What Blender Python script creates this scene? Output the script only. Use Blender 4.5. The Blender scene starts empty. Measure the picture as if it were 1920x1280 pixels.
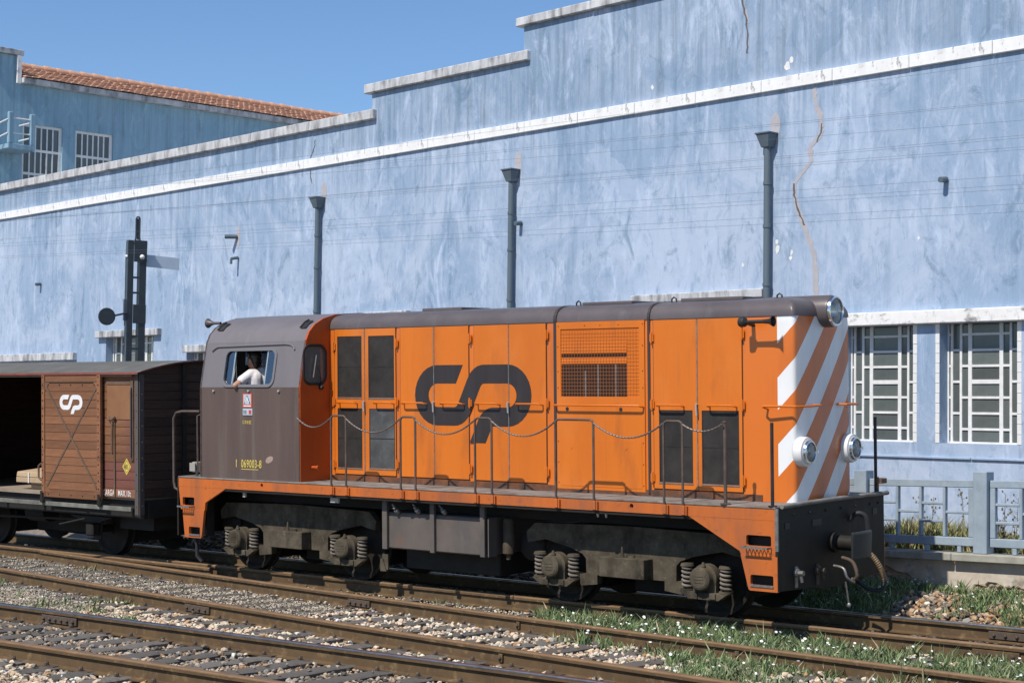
import bpy, bmesh, math, random
import numpy as np
from mathutils import Vector, Matrix
from mathutils.geometry import tessellate_polygon
random.seed(7); RNG = np.random.default_rng(11)
scene = bpy.context.scene
COL = scene.collection

# ------------------------------------------------------------------ camera
cam_d = bpy.data.cameras.new('camera'); cam = bpy.data.objects.new('camera', cam_d); COL.objects.link(cam)
cam_d.sensor_width = 36.0; cam_d.lens = 59.07; cam_d.clip_start = 0.1; cam_d.clip_end = 2000
PITCH, ROLL = 0.0418, 0.0128
cam.matrix_world = Matrix.Translation((0, 0, 2.3122)) @ Matrix.Rotation(math.pi/2 + PITCH, 4, 'X') @ Matrix.Rotation(ROLL, 4, 'Z')
scene.camera = cam
# ------------------------------------------------------------------ sky and sun
SUN_T = Vector((0.425, 0.468, -0.775)).normalized()
SUN_EL = math.asin(-SUN_T.z); SUN_AZ = math.atan2(-SUN_T.x, -SUN_T.y)
world = bpy.data.worlds.new('World'); scene.world = world; world.use_nodes = True
wn = world.node_tree.nodes; wl = world.node_tree.links
bg = wn['Background']; sky = wn.new('ShaderNodeTexSky'); sky.sky_type = 'NISHITA'; sky.sun_disc = False
sky.sun_elevation = SUN_EL; sky.sun_rotation = SUN_AZ; sky.air_density = 0.95; sky.dust_density = 0.0; sky.ozone_density = 7.5
sky.altitude = 0
wl.new(sky.outputs[0], bg.inputs[0]); bg.inputs[1].default_value = 0.134
sun_d = bpy.data.lights.new('sun', 'SUN'); sun = bpy.data.objects.new('sun', sun_d); COL.objects.link(sun)
sun_d.energy = 4.8; sun_d.angle = math.radians(0.53); sun_d.color = (1.0, 0.95, 0.87)
sun.rotation_euler = SUN_T.to_track_quat('-Z', 'Y').to_euler(); sun.location = (-8, -8, 18)
vs = scene.view_settings; vs.view_transform = 'Standard'; vs.look = 'None'; vs.exposure = 0.0; vs.gamma = 1.0; vs.use_curve_mapping = False
scene.render.engine = 'CYCLES'

# ------------------------------------------------------------------ materials
MATS = {}
def mk(name, c1, c2=None, scale=4.0, st=(1, 1, 1), detail=5, pos=(0.35, 0.7), rough=0.6, metal=0.0, spec=0.4,
       bump=0.0, bscale=40.0, dirt=None, rnd=0.0, attr=None, coat=0.0):
    """procedural paint/stone/metal: two colours mixed by noise, optional dirt layers [(col, scale, stretch, lo, hi, amount)], bump"""
    if name in MATS: return MATS[name]
    m = bpy.data.materials.new(name); m.use_nodes = True; MATS[name] = m
    N = m.node_tree.nodes; L = m.node_tree.links; b = N['Principled BSDF']
    tc = N.new('ShaderNodeTexCoord')
    def noise(sc, st_, det=5):
        mp = N.new('ShaderNodeMapping'); mp.inputs['Scale'].default_value = st_; L.new(tc.outputs['Object'], mp.inputs[0])
        n = N.new('ShaderNodeTexNoise'); n.inputs['Scale'].default_value = sc; n.inputs['Detail'].default_value = det
        n.inputs['Roughness'].default_value = 0.62; L.new(mp.outputs[0], n.inputs['Vector']); return n.outputs['Fac']
    def ramp(src, lo, hi, out=1.0):
        r = N.new('ShaderNodeMapRange'); r.inputs[1].default_value = lo; r.inputs[2].default_value = hi; r.inputs[4].default_value = out
        L.new(src, r.inputs[0]); return r.outputs[0]
    def mix(fac, a, bcol, mode='MIX'):
        x = N.new('ShaderNodeMix'); x.data_type = 'RGBA'; x.blend_type = mode
        if isinstance(fac, float): x.inputs[0].default_value = fac
        else: L.new(fac, x.inputs[0])
        for s, v in ((x.inputs[6], a), (x.inputs[7], bcol)):
            if isinstance(v, tuple): s.default_value = (*v, 1)
            else: L.new(v, s)
        return x.outputs[2]
    col = c1
    if attr:
        a = N.new('ShaderNodeAttribute'); a.attribute_name = attr; col = mix(1.0, a.outputs['Color'], c1, 'MULTIPLY')
    if c2: col = mix(ramp(noise(scale, st, detail), *pos), col, c2)
    for d in (dirt or []):
        col = mix(ramp(noise(d[1], d[2]), d[3], d[4], d[5]), col, d[0])
    if rnd:
        oi = N.new('ShaderNodeObjectInfo'); r = N.new('ShaderNodeMapRange'); r.inputs[3].default_value = 1 - rnd; r.inputs[4].default_value = 1 + rnd
        L.new(oi.outputs['Random'], r.inputs[0]); h = N.new('ShaderNodeHueSaturation'); L.new(r.outputs[0], h.inputs['Value'])
        if isinstance(col, tuple): h.inputs['Color'].default_value = (*col, 1)
        else: L.new(col, h.inputs['Color'])
        col = h.outputs[0]
    if isinstance(col, tuple): b.inputs['Base Color'].default_value = (*col, 1)
    else: L.new(col, b.inputs['Base Color'])
    b.inputs['Roughness'].default_value = rough; b.inputs['Metallic'].default_value = metal
    b.inputs['Specular IOR Level'].default_value = spec
    if coat: b.inputs['Coat Weight'].default_value = coat; b.inputs['Coat Roughness'].default_value = 0.15
    if bump:
        bp = N.new('ShaderNodeBump'); bp.inputs['Strength'].default_value = bump; bp.inputs['Distance'].default_value = 0.01
        L.new(noise(bscale, (1, 1, 1), 4), bp.inputs['Height']); L.new(bp.outputs[0], b.inputs['Normal'])
    return m

ONE = (1, 1, 1); VERT = (1, 1, 0.12); ALONG = (0.08, 1, 1)
GRIME = (0.05, 0.04, 0.032)
m_orange = mk('orange_paint', (0.66, 0.166, 0.012), (0.57, 0.140, 0.012), 1.3, VERT, rough=0.42, dirt=[(GRIME, 2.6, (1, 1, 0.3), 0.56, 0.88, 0.55), ((0.34, 0.12, 0.03), 9, (3, 1, 0.10), 0.58, 0.82, 0.40), ((0.70, 0.22, 0.05), 1.1, (1, 1, 0.7), 0.50, 0.72, 0.45), (GRIME, 45, ONE, 0.70, 0.76, 0.45)], bump=0.22, bscale=2.2)
m_orange_d = mk('orange_paint_dirty', (0.56, 0.135, 0.020), (0.40, 0.108, 0.028), 2.5, VERT, rough=0.55, dirt=[((0.10, 0.075, 0.06), 2.2, (1, 1, 0.2), 0.50, 0.75, 0.6), (GRIME, 14, ONE, 0.58, 0.75, 0.4)], bump=0.05, bscale=10)
m_orange_shade = mk('orange_paint_shaded', (0.50, 0.090, 0.012), (0.42, 0.075, 0.012), 2.5, VERT, rough=0.5, dirt=[(GRIME, 3, ONE, 0.6, 0.85, 0.4)])  # darker orange: grazing shade of the cab front put into the paint
m_roof = mk('roof_paint', (0.120, 0.100, 0.100), (0.090, 0.075, 0.075), 2.0, ONE, rough=0.38, dirt=[((0.20, 0.18, 0.17), 5, (1, 1, 0.3), 0.55, 0.8, 0.4)])
m_cabu = mk('cab_paint_skylit', (0.175, 0.155, 0.160), (0.145, 0.128, 0.130), 2.2, VERT, rough=0.48, dirt=[((0.22, 0.20, 0.18), 4, VERT, 0.6, 0.8, 0.5)])  # same cab paint, lightened: sky light on the tilted sides painted in, dust too
m_cabl = mk('cab_lower_paint', (0.120, 0.080, 0.066), (0.085, 0.058, 0.048), 3.0, VERT, rough=0.5, dirt=[((0.19, 0.165, 0.13), 2.4, (2.2, 1, 0.10), 0.55, 0.75, 0.45), ((0.20, 0.17, 0.15), 60, ONE, 0.62, 0.7, 0.4)], bump=0.04, bscale=20)
m_black = mk('black_paint', (0.018, 0.017, 0.016), (0.035, 0.032, 0.030), 5, ONE, rough=0.5)
m_logo = mk('logo_black', (0.028, 0.022, 0.022), (0.040, 0.034, 0.034), 4, VERT, rough=0.5, dirt=[((0.07, 0.06, 0.06), 6, VERT, 0.6, 0.8, 0.6)])
m_white = mk('white_paint', (0.80, 0.79, 0.77), (0.70, 0.69, 0.67), 6, VERT, rough=0.5, dirt=[((0.4, 0.36, 0.3), 9, ONE, 0.62, 0.8, 0.4)])
m_under = mk('underframe_black', (0.011, 0.0095, 0.008), (0.022, 0.018, 0.014), 5, ONE, rough=0.7)
m_beamf = mk('beam_black', (0.016, 0.014, 0.012), (0.030, 0.025, 0.019), 3, ONE, rough=0.6, spec=0.25, dirt=[((0.055, 0.045, 0.032), 5, VERT, 0.55, 0.8, 0.5)])
m_bogie = mk('bogie_dust', (0.120, 0.098, 0.070), (0.052, 0.043, 0.031), 5, ONE, rough=0.95, spec=0.05, dirt=[((0.026, 0.022, 0.017), 4, (1, 1, 0.4), 0.50, 0.72, 0.8), ((0.26, 0.22, 0.17), 18, ONE, 0.6, 0.8, 0.5)], bump=0.15, bscale=40)
m_tank = mk('tank_paint', (0.110, 0.090, 0.076), (0.140, 0.115, 0.098), 2.5, ONE, rough=0.7, dirt=[((0.20, 0.085, 0.045), 3.2, ONE, 0.60, 0.72, 0.5), ((0.05, 0.055, 0.06), 2, (1, 1, 0.5), 0.48, 0.7, 0.6)])
m_spring = mk('spring_steel', (0.24, 0.20, 0.16), (0.12, 0.10, 0.08), 12, ONE, rough=0.8)
m_rail_grey = mk('handrail_paint', (0.075, 0.055, 0.045), (0.13, 0.09, 0.068), 9, ONE, rough=0.55)
m_chain = mk('chain_metal', (0.20, 0.165, 0.14), (0.08, 0.06, 0.05), 60, ONE, rough=0.5, metal=0.4)
m_deck = mk('deck_plate', (0.26, 0.24, 0.21), (0.13, 0.11, 0.095), 3, ONE, rough=0.8, dirt=[((0.05, 0.042, 0.035), 5, ONE, 0.55, 0.75, 0.7)])
m_gap_shade = mk('gap_shade', (0.030, 0.018, 0.012), rough=0.8)  # near-black standing in for shade in door gaps and grille opening
m_filter = mk('air_filter', (0.016, 0.014, 0.012), (0.036, 0.031, 0.027), 4, ONE, rough=0.75, dirt=[((0.09, 0.088, 0.082), 3.0, ONE, 0.60, 0.85, 0.5)], bump=0.3, bscale=160)
m_filterg = mk('air_filter_grey', (0.085, 0.088, 0.088), (0.05, 0.05, 0.05), 5, ONE, rough=0.7, dirt=[((0.16, 0.165, 0.165), 4, ONE, 0.5, 0.75, 0.6)], bump=0.3, bscale=160)
m_chrome = mk('chrome', (0.75, 0.75, 0.74), rough=0.16, metal=1.0)
m_alu = mk('aluminium', (0.62, 0.62, 0.58), rough=0.35, metal=0.8)
m_rubber = mk('rubber', (0.025, 0.025, 0.026), rough=0.6)
m_brass = mk('hose_brass', (0.26, 0.17, 0.09), (0.15, 0.10, 0.055), 20, ONE, rough=0.5)
m_yellow = mk('yellow_letters', (0.72, 0.56, 0.10), (0.55, 0.42, 0.09), 20, ONE, rough=0.6)
m_red = mk('red_enamel', (0.55, 0.07, 0.035), rough=0.4)
m_bluegr = mk('badge_grey', (0.45, 0.50, 0.56), rough=0.4)
m_int = mk('cab_interior', (0.10, 0.12, 0.11), (0.06, 0.07, 0.065), 3, ONE, rough=0.7)
m_steel = mk('worn_steel', (0.32, 0.31, 0.29), (0.18, 0.16, 0.14), 20, ONE, rough=0.45, metal=0.6)

def glass_mat(name, tint=(0.75, 0.85, 0.88), refl=0.12, milk=0.0):
    m = bpy.data.materials.new(name); m.use_nodes = True; N = m.node_tree.nodes; L = m.node_tree.links
    N.remove(N['Principled BSDF']); out = N['Material Output']
    t = N.new('ShaderNodeBsdfTransparent'); t.inputs[0].default_value = (*tint, 1)
    g = N.new('ShaderNodeBsdfGlossy'); g.inputs['Roughness'].default_value = 0.03
    lw = N.new('ShaderNodeFresnel'); lw.inputs[0].default_value = 1.5
    ad = N.new('ShaderNodeMath'); ad.operation = 'ADD'; ad.inputs[1].default_value = refl; L.new(lw.outputs[0], ad.inputs[0])
    mx = N.new('ShaderNodeMixShader'); L.new(ad.outputs[0], mx.inputs[0]); L.new(t.outputs[0], mx.inputs[1]); L.new(g.outputs[0], mx.inputs[2])
    if milk:
        d = N.new('ShaderNodeBsdfDiffuse'); d.inputs[0].default_value = (0.6, 0.63, 0.62, 1)
        m2 = N.new('ShaderNodeMixShader'); m2.inputs[0].default_value = milk; L.new(mx.outputs[0], m2.inputs[1]); L.new(d.outputs[0], m2.inputs[2]); L.new(m2.outputs[0], out.inputs[0])
    else: L.new(mx.outputs[0], out.inputs[0])
    return m
m_glass = glass_mat('cab_glass', (0.8, 0.88, 0.9), 0.2); m_lens = glass_mat('lamp_lens', (0.85, 0.92, 0.92), 0.1, 0.18)
m_gl_dusty = glass_mat('dusty_glass', (0.62, 0.62, 0.50), 0.03, 0.16)
m_pane = mk('window_pane', (0.092, 0.108, 0.104), (0.145, 0.160, 0.150), 1.6, ONE, rough=0.12, spec=0.5, dirt=[((0.16, 0.18, 0.17), 3, (1, 1, 0.4), 0.6, 0.85, 0.35)], rnd=0.22)

# ------------------------------------------------------------------ mesh builder
class G:
    def __init__(s, T=None): s.v = []; s.f = []; s.T = T
    def add(s, vs_, fs):
        o = len(s.v); s.v += [tuple(p) for p in vs_]; s.f += [tuple(i + o for i in q) for q in fs]; return s
    def box(s, x0, x1, y0, y1, z0, z1):
        return s.hexa([(x0, y0, z0), (x1, y0, z0), (x1, y1, z0), (x0, y1, z0), (x0, y0, z1), (x1, y0, z1), (x1, y1, z1), (x0, y1, z1)])
    def hexa(s, p): return s.add(p, [(0, 3, 2, 1), (4, 5, 6, 7), (0, 1, 5, 4), (1, 2, 6, 5), (2, 3, 7, 6), (3, 0, 4, 7)])
    def plate(s, outline, holes, fn, w0, w1):
        """flat plate with holes: 2D outline mapped by fn(a, b, w), thickness w0..w1"""
        loops = [list(outline)] + [list(h) for h in holes]
        tris = tessellate_polygon([[Vector((a, b, 0)) for a, b in lp] for lp in loops])
        flat = [p for lp in loops for p in lp]; n = len(flat)
        vs_ = [fn(a, b, w0) for a, b in flat] + [fn(a, b, w1) for a, b in flat]
        fs = [tuple(t) for t in tris] + [tuple(i + n for i in reversed(t)) for t in tris]
        k = 0
        for lp in loops:
            m = len(lp)
            for i in range(m):
                j = (i + 1) % m; fs.append((k + i, k + j, n + k + j, n + k + i))
            k += m
        return s.add(vs_, fs)
    def tube(s, path, r, n=8, caps=True):
        P = [Vector(p) for p in path]; R = r if isinstance(r, (list, tuple)) else [r] * len(P)
        rings = []; up = Vector((0, 0, 1)); prev = None
        for i, p in enumerate(P):
            d = (P[min(i + 1, len(P) - 1)] - P[max(i - 1, 0)]).normalized()
            if prev is None:
                a = d.cross(up if abs(d.z) < 0.9 else Vector((1, 0, 0))).normalized()
            else:
                a = (prev - d * prev.dot(d)).normalized()
            prev = a; b = d.cross(a)
            rings.append([p + a * (R[i] * math.cos(2 * math.pi * k / n)) + b * (R[i] * math.sin(2 * math.pi * k / n)) for k in range(n)])
        vs_ = [q for rg in rings for q in rg]; fs = []
        for i in range(len(P) - 1):
            for k in range(n):
                k2 = (k + 1) % n; fs.append((i * n + k, i * n + k2, (i + 1) * n + k2, (i + 1) * n + k))
        if caps: fs += [tuple(range(n))[::-1], tuple((len(P) - 1) * n + k for k in range(n))]
        return s.add(vs_, fs)
    def lathe(s, prof, org, ax, n=20, caps=True):
        """prof [(radius, distance along axis)]"""
        org = Vector(org); ax = Vector(ax).normalized()
        a = ax.cross(Vector((0, 0, 1)) if abs(ax.z) < 0.9 else Vector((1, 0, 0))).normalized(); b = ax.cross(a)
        vs_ = []; fs = []
        for r, h in prof:
            vs_ += [org + ax * h + a * (r * math.cos(2 * math.pi * k / n)) + b * (r * math.sin(2 * math.pi * k / n)) for k in range(n)]
        for i in range(len(prof) - 1):
            for k in range(n):
                k2 = (k + 1) % n; fs.append((i * n + k, i * n + k2, (i + 1) * n + k2, (i + 1) * n + k))
        if caps: fs += [tuple(range(n))[::-1], tuple((len(prof) - 1) * n + k for k in range(n))]
        return s.add(vs_, fs)
    def ell(s, c, r, n=14, m=9, rot=None):
        c = Vector(c); vs_ = []; fs = []
        for i in range(m + 1):
            th = math.pi * i / m
            for k in range(n):
                q = Vector((r[0] * math.sin(th) * math.cos(2 * math.pi * k / n), r[1] * math.sin(th) * math.sin(2 * math.pi * k / n), r[2] * math.cos(th)))
                if rot: q = rot @ q
                vs_.append(c + q)
        for i in range(m):
            for k in range(n):
                k2 = (k + 1) % n; fs.append((i * n + k, (i + 1) * n + k, (i + 1) * n + k2, i * n + k2))
        return s.add(vs_, fs)
    def sheet(s, rows, closed=False):
        n = len(rows[0]); vs_ = [p for r in rows for p in r]; fs = []
        for i in range(len(rows) - 1):
            for k in range(n if closed else n - 1):
                k2 = (k + 1) % n; fs.append((i * n + k, i * n + k2, (i + 1) * n + k2, (i + 1) * n + k))
        return s.add(vs_, fs)
    def mesh(s, name, bev=0, smooth=None, seg=1, weld=0):
        me = bpy.data.meshes.new(name)
        vv = [s.T(p) for p in s.v] if s.T else s.v
        me.from_pydata([tuple(p) for p in vv], [], s.f)
        bm = bmesh.new(); bm.from_mesh(me)
        if weld: bmesh.ops.remove_doubles(bm, verts=bm.verts, dist=weld)
        bmesh.ops.recalc_face_normals(bm, faces=bm.faces)
        if bev:
            ed = [e for e in bm.edges if len(e.link_faces) == 2 and e.calc_face_angle(0) > 0.5]
            bmesh.ops.bevel(bm, geom=ed, offset=bev, offset_type='OFFSET', segments=seg, profile=0.5, affect='EDGES', clamp_overlap=True)
        bm.to_mesh(me); bm.free()
        if smooth is not None:
            me.polygons.foreach_set('use_smooth', [True] * len(me.polygons)); me.set_sharp_from_angle(angle=math.radians(smooth))
        return me
    def build(s, name, mat, parent=None, bev=0, smooth=None, seg=1, weld=0, loc=None):
        return link(name, s.mesh(name, bev, smooth, seg, weld), mat, parent, loc)
def link(name, me, mat, parent=None, loc=None):
    if mat and not me.materials: me.materials.append(mat)
    o = bpy.data.objects.new(name, me); COL.objects.link(o)
    if parent: o.parent = parent
    if loc: o.location = loc
    return o
def thing(name, label, cat, mat4, group=None):
    o = bpy.data.objects.new(name, None); COL.objects.link(o); o.matrix_world = mat4; o.empty_display_size = 0.3
    tag(o, label, cat, group); return o
def tag(o, label, cat, group=None):
    o['label'] = label; o['category'] = cat
    if group: o['group'] = group
    return o
def frame(org, x, y, z=(0, 0, 1)):
    m = Matrix.Identity(4)
    for i, c in enumerate((x, y, z)):
        for k in range(3): m[k][i] = c[k]
    for k in range(3): m[k][3] = org[k]
    return m
def rrect(a0, a1, b0, b1, r, n=4):
    out = []
    for cx, cy, st in ((a1 - r, b1 - r, 0), (a0 + r, b1 - r, 90), (a0 + r, b0 + r, 180), (a1 - r, b0 + r, 270)):
        out += [(cx + r * math.cos(math.radians(st + 90 * k / n)), cy + r * math.sin(math.radians(st + 90 * k / n))) for k in range(n + 1)]
    return out
def circle(a, b, r, n=16): return [(a + r * math.cos(2 * math.pi * k / n), b + r * math.sin(2 * math.pi * k / n)) for k in range(n)]
def text_mesh(txt, size, sx=1.0, depth=0.0015):
    cu = bpy.data.curves.new('letters', 'FONT'); cu.body = txt; cu.size = size; cu.extrude = depth; cu.resolution_u = 3; cu.offset = size * 0.005; cu.space_character = 1.08
    o = bpy.data.objects.new('letters_tmp', cu); COL.objects.link(o)
    dg = bpy.context.evaluated_depsgraph_get(); me = bpy.data.meshes.new_from_object(o.evaluated_get(dg)); COL.objects.unlink(o); bpy.data.objects.remove(o)
    me.transform(Matrix.Diagonal((sx, 1, 1, 1))); me.materials.clear(); return me
def ribbon(path, hw, d0, d1):
    """flat band of half width hw along a 2D path; d0/d1 are the directions of the two end cuts"""
    n = len(path); Ls = []; Rs = []
    for i, p in enumerate(path):
        a = Vector(path[max(i - 1, 0)]); b = Vector(path[min(i + 1, n - 1)]); t = (b - a).normalized(); nn = Vector((-t.y, t.x))
        if i in (0, n - 1):
            d = Vector(d0 if i == 0 else d1); d = d * (hw / abs(d.dot(nn)));  d = d if d.dot(nn) > 0 else -d
        else:
            a1 = (Vector(p) - a).normalized(); b1 = (b - Vector(p)).normalized(); bis = Vector((-(a1 + b1).y, (a1 + b1).x)).normalized()
            d = bis * (hw / max(0.5, bis.dot(Vector((-a1.y, a1.x)))))
        Ls.append(Vector(p) + d); Rs.append(Vector(p) - d)
    return [tuple(q) for q in Ls], [tuple(q) for q in Rs]
def arc(cx, cy, r, a0, a1, n=14): return [(cx + r * math.cos(math.radians(a0 + (a1 - a0) * k / n)), cy + r * math.sin(math.radians(a0 + (a1 - a0) * k / n))) for k in range(n + 1)]
def bez(p0, p1, p2, n=6): return [tuple((Vector(p0) * (1 - t) ** 2 + Vector(p1) * 2 * t * (1 - t) + Vector(p2) * t * t)) for t in [k / n for k in range(n + 1)]]
def logo_bands():
    y1, y0, r, yc = 0.877, 0.334, 0.2715, 0.606
    path = [(0.772, y1)] + arc(0.39, yc, r, 90, 270) + bez((0.68, y0), (0.80, y0), (0.862, 0.458)) + bez((1.012, 0.755), (1.073, y1), (1.19, y1)) + arc(1.568, yc, r, 90, -90) + bez((1.34, y0), (1.235, y0), (1.185, 0.22)) + [(1.074, 0.0)]
    return ribbon(path, 0.119, (0.506, 1.0), (1, 0))
def logo(name, mat, parent, fn, sc, x0, z0, w0, w1):
    Ls, Rs = logo_bands(); g = G(); n = len(Ls); vs_ = []
    for w in (w0, w1): vs_ += [fn(x0 + a * sc, z0 + b * sc, w) for a, b in Ls] + [fn(x0 + a * sc, z0 + b * sc, w) for a, b in Rs]
    fs = []
    for i in range(n - 1):
        fs += [(i, i + 1, n + i + 1, n + i), (2 * n + i, 3 * n + i, 3 * n + i + 1, 2 * n + i + 1), (i, 2 * n + i, 2 * n + i + 1, i + 1), (n + i, n + i + 1, 3 * n + i + 1, 3 * n + i)]
    return g.add(vs_, fs).build(name, mat, parent)

# frames of reference measured for the place: loco track, factory facade, fence
O = Vector((2.85595108, 18.03365289, 0)); A = Vector((-0.77288058, 0.6345515, 0)); NN = Vector((0.63422401, 0.7724817, 0.03212353)); UU = Vector((-0.02038403, -0.02482765, 0.99948391))
def lw(s, t, z): return O + A * s + NN * t + UU * z
CT = 1.2255

# ================================================================== SETTING
def facade_mat(name, light, mid, dark, contrast=1.0):
    m = bpy.data.materials.new(name); m.use_nodes = True; N = m.node_tree.nodes; L = m.node_tree.links; b = N['Principled BSDF']
    tc = N.new('ShaderNodeTexCoord')
    def noise(sc, st_, det=6, ro=0.6, dist=0.0):
        mp = N.new('ShaderNodeMapping'); mp.inputs['Scale'].default_value = st_; L.new(tc.outputs['Object'], mp.inputs[0])
        n = N.new('ShaderNodeTexNoise'); n.inputs['Scale'].default_value = sc; n.inputs['Detail'].default_value = det; n.inputs['Roughness'].default_value = ro; n.inputs['Distortion'].default_value = dist
        L.new(mp.outputs[0], n.inputs['Vector']); return n.outputs['Fac']
    def rng(src, lo, hi, a=0.0, c=1.0):
        r = N.new('ShaderNodeMapRange'); r.inputs[1].default_value = lo; r.inputs[2].default_value = hi; r.inputs[3].default_value = a; r.inputs[4].default_value = c; L.new(src, r.inputs[0]); return r.outputs[0]
    def mul(a, c):
        x = N.new('ShaderNodeMath'); x.operation = 'MULTIPLY'
        for s, v in ((x.inputs[0], a), (x.inputs[1], c)):
            if isinstance(v, float): s.default_value = v
            else: L.new(v, s)
        return x.outputs[0]
    def mix(fac, a, c):
        x = N.new('ShaderNodeMix'); x.data_type = 'RGBA'; L.new(fac, x.inputs[0]) if not isinstance(fac, float) else None
        if isinstance(fac, float): x.inputs[0].default_value = fac
        for s, v in ((x.inputs[6], a), (x.inputs[7], c)):
            if isinstance(v, tuple): s.default_value = (*v, 1)
            else: L.new(v, s)
        return x.outputs[2]
    col = mix(rng(noise(0.45, (1, 1, 0.85), 9, 0.70, 1.0), 0.43, 0.58), light, mid)          # cloudy fading of the paint
    streak = rng(noise(1.9, (1.6, 1.6, 0.16), 8, 0.68, 0.5), 0.50, 0.68)
    area = rng(noise(0.45, (1, 1, 0.6), 4, 0.6), 0.42, 0.58, 0.25, 1.0)
    col = mix(mul(mul(streak, area), 0.78 * contrast), col, dark)                            # rain streaks, only in some areas
    nd = N.new('ShaderNodeTexNoise'); nd.inputs['Scale'].default_value = 2.5; nd.inputs['Detail'].default_value = 6; L.new(tc.outputs['Object'], nd.inputs['Vector'])
    va = N.new('ShaderNodeVectorMath'); va.operation = 'MULTIPLY_ADD'; va.inputs[1].default_value = (0.5, 0.5, 0.5); L.new(nd.outputs['Color'], va.inputs[0]); L.new(tc.outputs['Object'], va.inputs[2])
    vo = N.new('ShaderNodeTexVoronoi'); vo.distance = 'CHEBYCHEV'; vo.inputs['Scale'].default_value = 0.62; L.new(va.outputs[0], vo.inputs['Vector'])
    sp_ = N.new('ShaderNodeSeparateColor'); L.new(vo.outputs['Color'], sp_.inputs[0])
    col = mix(rng(sp_.outputs[0], 0.55, 0.95, 0.0, 0.45 * contrast), col, mid)               # repainted squares
    col = mix(rng(sp_.outputs[1], 0.70, 0.95, 0.0, 0.40 * contrast), col, tuple(min(1, c * 1.10) for c in light))
    sz = N.new('ShaderNodeSeparateXYZ'); L.new(tc.outputs['Object'], sz.inputs[0])
    run_ = rng(noise(4.5, (1.4, 1.4, 0.05), 6, 0.65), 0.46, 0.66)
    under = mul(rng(sz.outputs[2], 6.3, 7.5), rng(sz.outputs[2], 7.62, 7.58))
    col = mix(mul(mul(run_, under), 0.60 * contrast), col, (dark[0] * 0.9, dark[1] * 0.9, dark[2] * 0.9))   # runs below the ledge
    para = rng(sz.outputs[2], 7.70, 7.95)
    col = mix(mul(para, 0.28 * contrast), col, dark)
    col = mix(mul(mul(run_, para), 0.60 * contrast), col, (0.13, 0.18, 0.23))                # soiled parapet
    pale = rng(noise(1.5, (1.2, 1.2, 0.4), 9, 0.74, 1.0), 0.53, 0.66)
    col = mix(mul(pale, 0.70 * contrast), col, tuple(min(1, c * 1.16 + 0.02) for c in light))
    blot = rng(noise(1.5, (1, 1, 0.7), 9, 0.72, 1.4), 0.56, 0.68)
    col = mix(mul(blot, 0.62 * contrast), col, (dark[0] * 0.85, dark[1] * 0.85, dark[2] * 0.82))
    fine = rng(noise(5.0, (1.3, 1.3, 0.45), 9, 0.75, 0.6), 0.52, 0.66)
    col = mix(mul(fine, 0.62 * contrast), col, tuple(0.5 * (a_ + c_) for a_, c_ in zip(mid, dark)))
    fin2 = rng(noise(6.5, (1.3, 1.3, 0.5), 9, 0.75, 0.6), 0.55, 0.66)
    col = mix(mul(fin2, 0.45 * contrast), col, light)
    spots = rng(noise(3.3, (1, 1, 0.6), 9, 0.8, 0.4), 0.685, 0.74)
    col = mix(mul(spots, 0.7), col, (0.11, 0.14, 0.17))                                      # mould
    chips = rng(noise(8.5, ONE, 4, 0.7), 0.745, 0.755)
    col = mix(chips, col, (0.62, 0.58, 0.55))                                                # paint chipped to plaster
    L.new(col, b.inputs['Base Color']); b.inputs['Roughness'].default_value = 0.85; b.inputs['Specular IOR Level'].default_value = 0.2
    bp = N.new('ShaderNodeBump'); bp.inputs['Strength'].default_value = 0.25; bp.inputs['Distance'].default_value = 0.02
    L.new(noise(7, ONE, 8, 0.7), bp.inputs['Height']); L.new(bp.outputs[0], b.inputs['Normal'])
    return m
m_wall = facade_mat('blue_plaster', (0.415, 0.487, 0.605), (0.280, 0.372, 0.500), (0.135, 0.225, 0.335))
m_wing = facade_mat('teal_plaster', (0.325, 0.475, 0.560), (0.260, 0.415, 0.505), (0.180, 0.320, 0.415), 0.8)
m_plain_blue = facade_mat('blue_trim', (0.375, 0.470, 0.590), (0.30, 0.40, 0.53), (0.21, 0.30, 0.41), 0.6)
m_band = mk('white_band', (0.82, 0.81, 0.79), (0.70, 0.69, 0.67), 3, (1, 1, 0.5), rough=0.8, dirt=[((0.20, 0.19, 0.18), 2.3, (0.6, 1, 1.6), 0.55, 0.70, 0.7), ((0.08, 0.08, 0.08), 9, (1.2, 1, 0.6), 0.59, 0.70, 0.75)], bump=0.1, bscale=20)
m_coping = mk('weathered_coping', (0.58, 0.58, 0.58), (0.40, 0.40, 0.41), 4, (1.5, 1, 0.5), rough=0.9, dirt=[((0.10, 0.10, 0.10), 3, (1.5, 1, 0.5), 0.47, 0.66, 0.75), ((0.7, 0.7, 0.69), 5, VERT, 0.55, 0.7, 0.6)], bump=0.15, bscale=25)
m_pipe = mk('pipe_grey', (0.115, 0.150, 0.175), (0.085, 0.115, 0.140), 5, VERT, rough=0.55)
m_frame = mk('window_white', (0.80, 0.79, 0.76), (0.66, 0.65, 0.62), 8, ONE, rough=0.55, dirt=[((0.42, 0.33, 0.24), 13, ONE, 0.64, 0.75, 0.6)])
m_patch = mk('cement_patch', (0.44, 0.42, 0.44), (0.36, 0.345, 0.36), 6, ONE, rough=0.9)
m_crack = mk('crack_dark', (0.12, 0.11, 0.11), rough=0.9)
m_concrete = mk('old_concrete', (0.40, 0.385, 0.33), (0.27, 0.26, 0.21), 4, ONE, rough=0.9, dirt=[((0.16, 0.155, 0.11), 3, (1, 1, 0.4), 0.52, 0.75, 0.6)], bump=0.2, bscale=25)
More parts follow.
